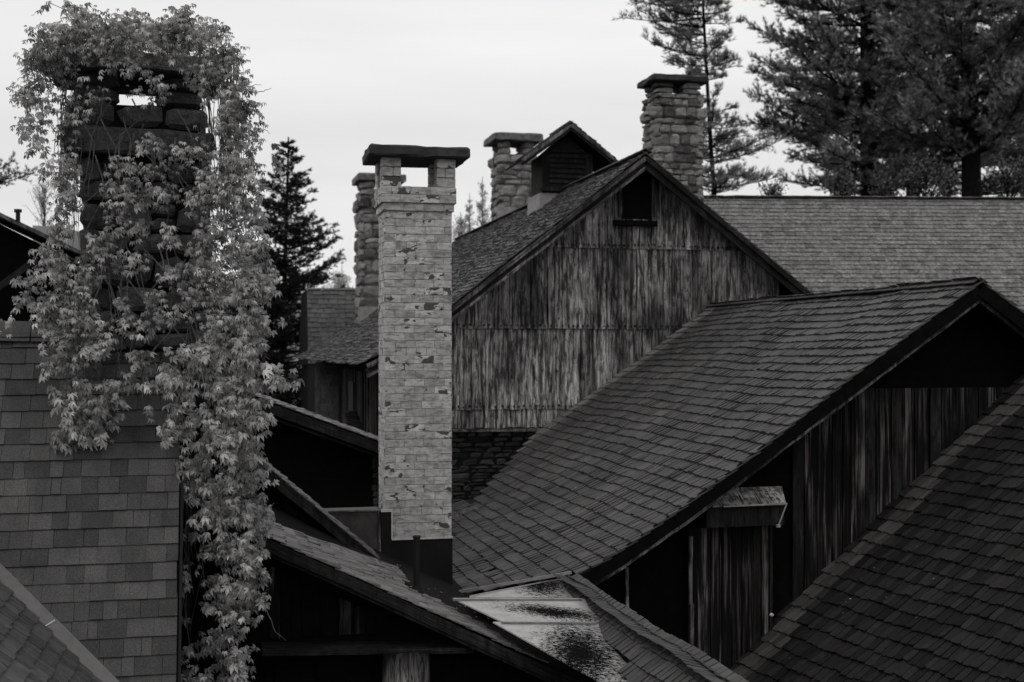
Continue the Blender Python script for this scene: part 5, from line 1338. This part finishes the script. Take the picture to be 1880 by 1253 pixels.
def leafy(label, x, Y, ytop, ybot, wpx, mat, n=900, ls=.05, kind='young_tree', group=None, stems=5, shape='spire'):
    base = at(x, HY, Y); base.z = 0; t = thing(kind, label, 'tree' if kind != 'bush' else 'bush', base, group)
    zt_, zb_ = ZC+(HY-ytop)/FPX*Y, ZC+(HY-ybot)/FPX*Y; w = wpx/FPX*Y
    br = MB(); vs = []; fs = []
    br.tube([base, base+Z*(zb_*.6), base+Z*zb_, base+Z*(zt_-.1)], [.09, .07, .05, .01], 6, r=.5)
    for k in range(stems*5):
        s = R(0, 1); z0 = zb_+(zt_-zb_)*s*.8; ll = w*(1-s*.8 if shape == 'spire' else math.sin(min(1, s+.25)*math.pi)*.6+.4)
        a = R(0, 6.28); q = base+Z*z0; e = q+Vector((math.cos(a)*ll*.5, math.sin(a)*ll*.5, ll*R(.5, 1.1)))
        m = q.lerp(e, .5)+Vector((R(-.05, .05), 0, .02)); br.tube([q, m, e], [.02, .012, .004], 4)
        for j in range(max(3, n//(stems*5))):
            tt = R(.25, 1.05); p = q.lerp(e, tt)+Vector((R(-1, 1), R(-1, 1), R(-1, 1)))*w*.11
            d = Vector((R(-1, 1), R(-1, 1), R(-1, .6))).normalized(); s2 = d.cross(Vector((R(-1, 1), R(-1, 1), R(-1, 1)))).normalized()
            l = ls*R(.6, 1.3); k0 = len(vs); vs += [tuple(p), tuple(p+d*l*.5+s2*l*.35), tuple(p+d*l), tuple(p+d*l*.5-s2*l*.35)]; fs.append((k0, k0+1, k0+2, k0+3))
    br.build('branches', M['stem'] if mat is M['leaf_far'] else M['bark_far'], t)
    me = bpy.data.meshes.new('crown'); me.from_pydata(vs, [], fs); finish(me, None, np.repeat(np.random.rand(len(fs)), 4), 'crown', mat, t)
G2 = 'pale young trees beyond the barn'
leafy('tallest pale young tree beyond the barn ridge, right of the brick stack', 886, 52, 320, 445, 34, M['leaf_far'], 800, .09, group=G2)
leafy('thin pale sapling beside the taller pale tree, right of the brick stack', 862, 50, 350, 450, 26, M['leaf_far'], 420, .09, group=G2)
leafy('low pale bushy sapling hard against the right side of the brick stack', 846, 48, 385, 460, 40, M['leaf_far'], 600, .09, group=G2)
leafy('pale bare-branched tree behind the dark house at the left edge', 82, 44, 330, 440, 70, M['leaf_far'], 420, .07, stems=9, shape='round')
leafy('pale tree between the spruce and the fieldstone chimney', 628, 60, 478, 600, 60, M['leaf_far'], 1100, .12, shape='round')
for i, (x, yt, w, lb_) in enumerate(((1545, 308, 60, 'leafy bush at the left foot of the broadest pine'), (1700, 308, 90, 'leafy bush between the two middle pine trunks'), (1850, 310, 95, 'leafy bush at the far right under the pines'), (1740, 300, 40, 'loose bush just left of the thickest pine trunk'), (1625, 322, 50, 'low bush between the two left trunks of the pine group'))):
    leafy(lb_, x, 38+i, yt, 400, w, M['leaf_bush'], 900, .10, kind='bush', group='bushes along the far roof ridge', stems=8, shape='round')
leafy('low bushes peeking over the left end of the far roof', 1420, 37, 345, 400, 60, M['leaf_bush'], 500, .08, kind='bush', group='bushes along the far roof ridge', stems=6, shape='round')
# pine bough entering at the left edge
tot_tri += pine('pine whose single bough tip enters at the left edge', -110, 360, 38, 15, .2, (0, 0), [(ZC+(HY-352)/FPX*38, 88, 2.55), (ZC+(HY-358)/FPX*38, 96, 2.2), (ZC+(HY-345)/FPX*38, 80, 2.0)]+ring(10, 15, 20, lambda s: 1.6*(1-s*.6)), M['needle_thin'], None, tl=.13, tn=8)
# dry stems at the chimney's right foot
ds = MB(); b_ = bhit(838, 950) or at(838, 950, 16)
for k in range(9):
    d = Vector((R(-.15, .42), R(-.2, .2), R(-.05, .22))); ds.tube([b_, b_+d*.5+Z*.06, b_+d], [.004, .003, .002], 4)
tagged(ds.build('dry_stems', M['trim_pale']), 'tangle of dry stems caught right of the pale chimney low down', 'twigs')
# fallen leaves and twigs caught in the valley under the brick stack
fd2 = MB(); o_F = W(vF0, F0, zF(vF0))
for k in range(46):
    x = R(690, 1080); y = 1034+(x-690)*.50+R(-8, 16) if x > 740 else R(1030, 1044)
    p = rayplane(x, y, o_F+nF*.02, nF); s_ = R(.006, .016); a = Vector((R(-1, 1), R(-1, 1), R(0, .4))).normalized(); b = a.cross(nF).normalized()
    fd2.prism([p-a*s_, p-b*s_*.4, p+a*s_, p+b*s_*.5], nF*.004)
for k in range(5):
    p = rayplane(697+R(-8, 8), 1034+R(-5, 6), o_F+nF*.04, nF); s_ = R(.02, .03); a = Vector((R(-1, 1), R(-1, 1), R(0, .9))).normalized(); b = a.cross(nF).normalized()
    fd2.prism([p-a*s_, p-b*s_*.4, p+a*s_, p+b*s_*.5], nF*.004)
tagged(fd2.build('fallen_leaves', M['flash']), 'dead leaves and flecks caught in the dark valley below the pale chimney', 'leaves')['kind'] = 'stuff'
print('leaves', LEAFN, 'needle tris', tot_tri, 'objects', len(bpy.data.objects))
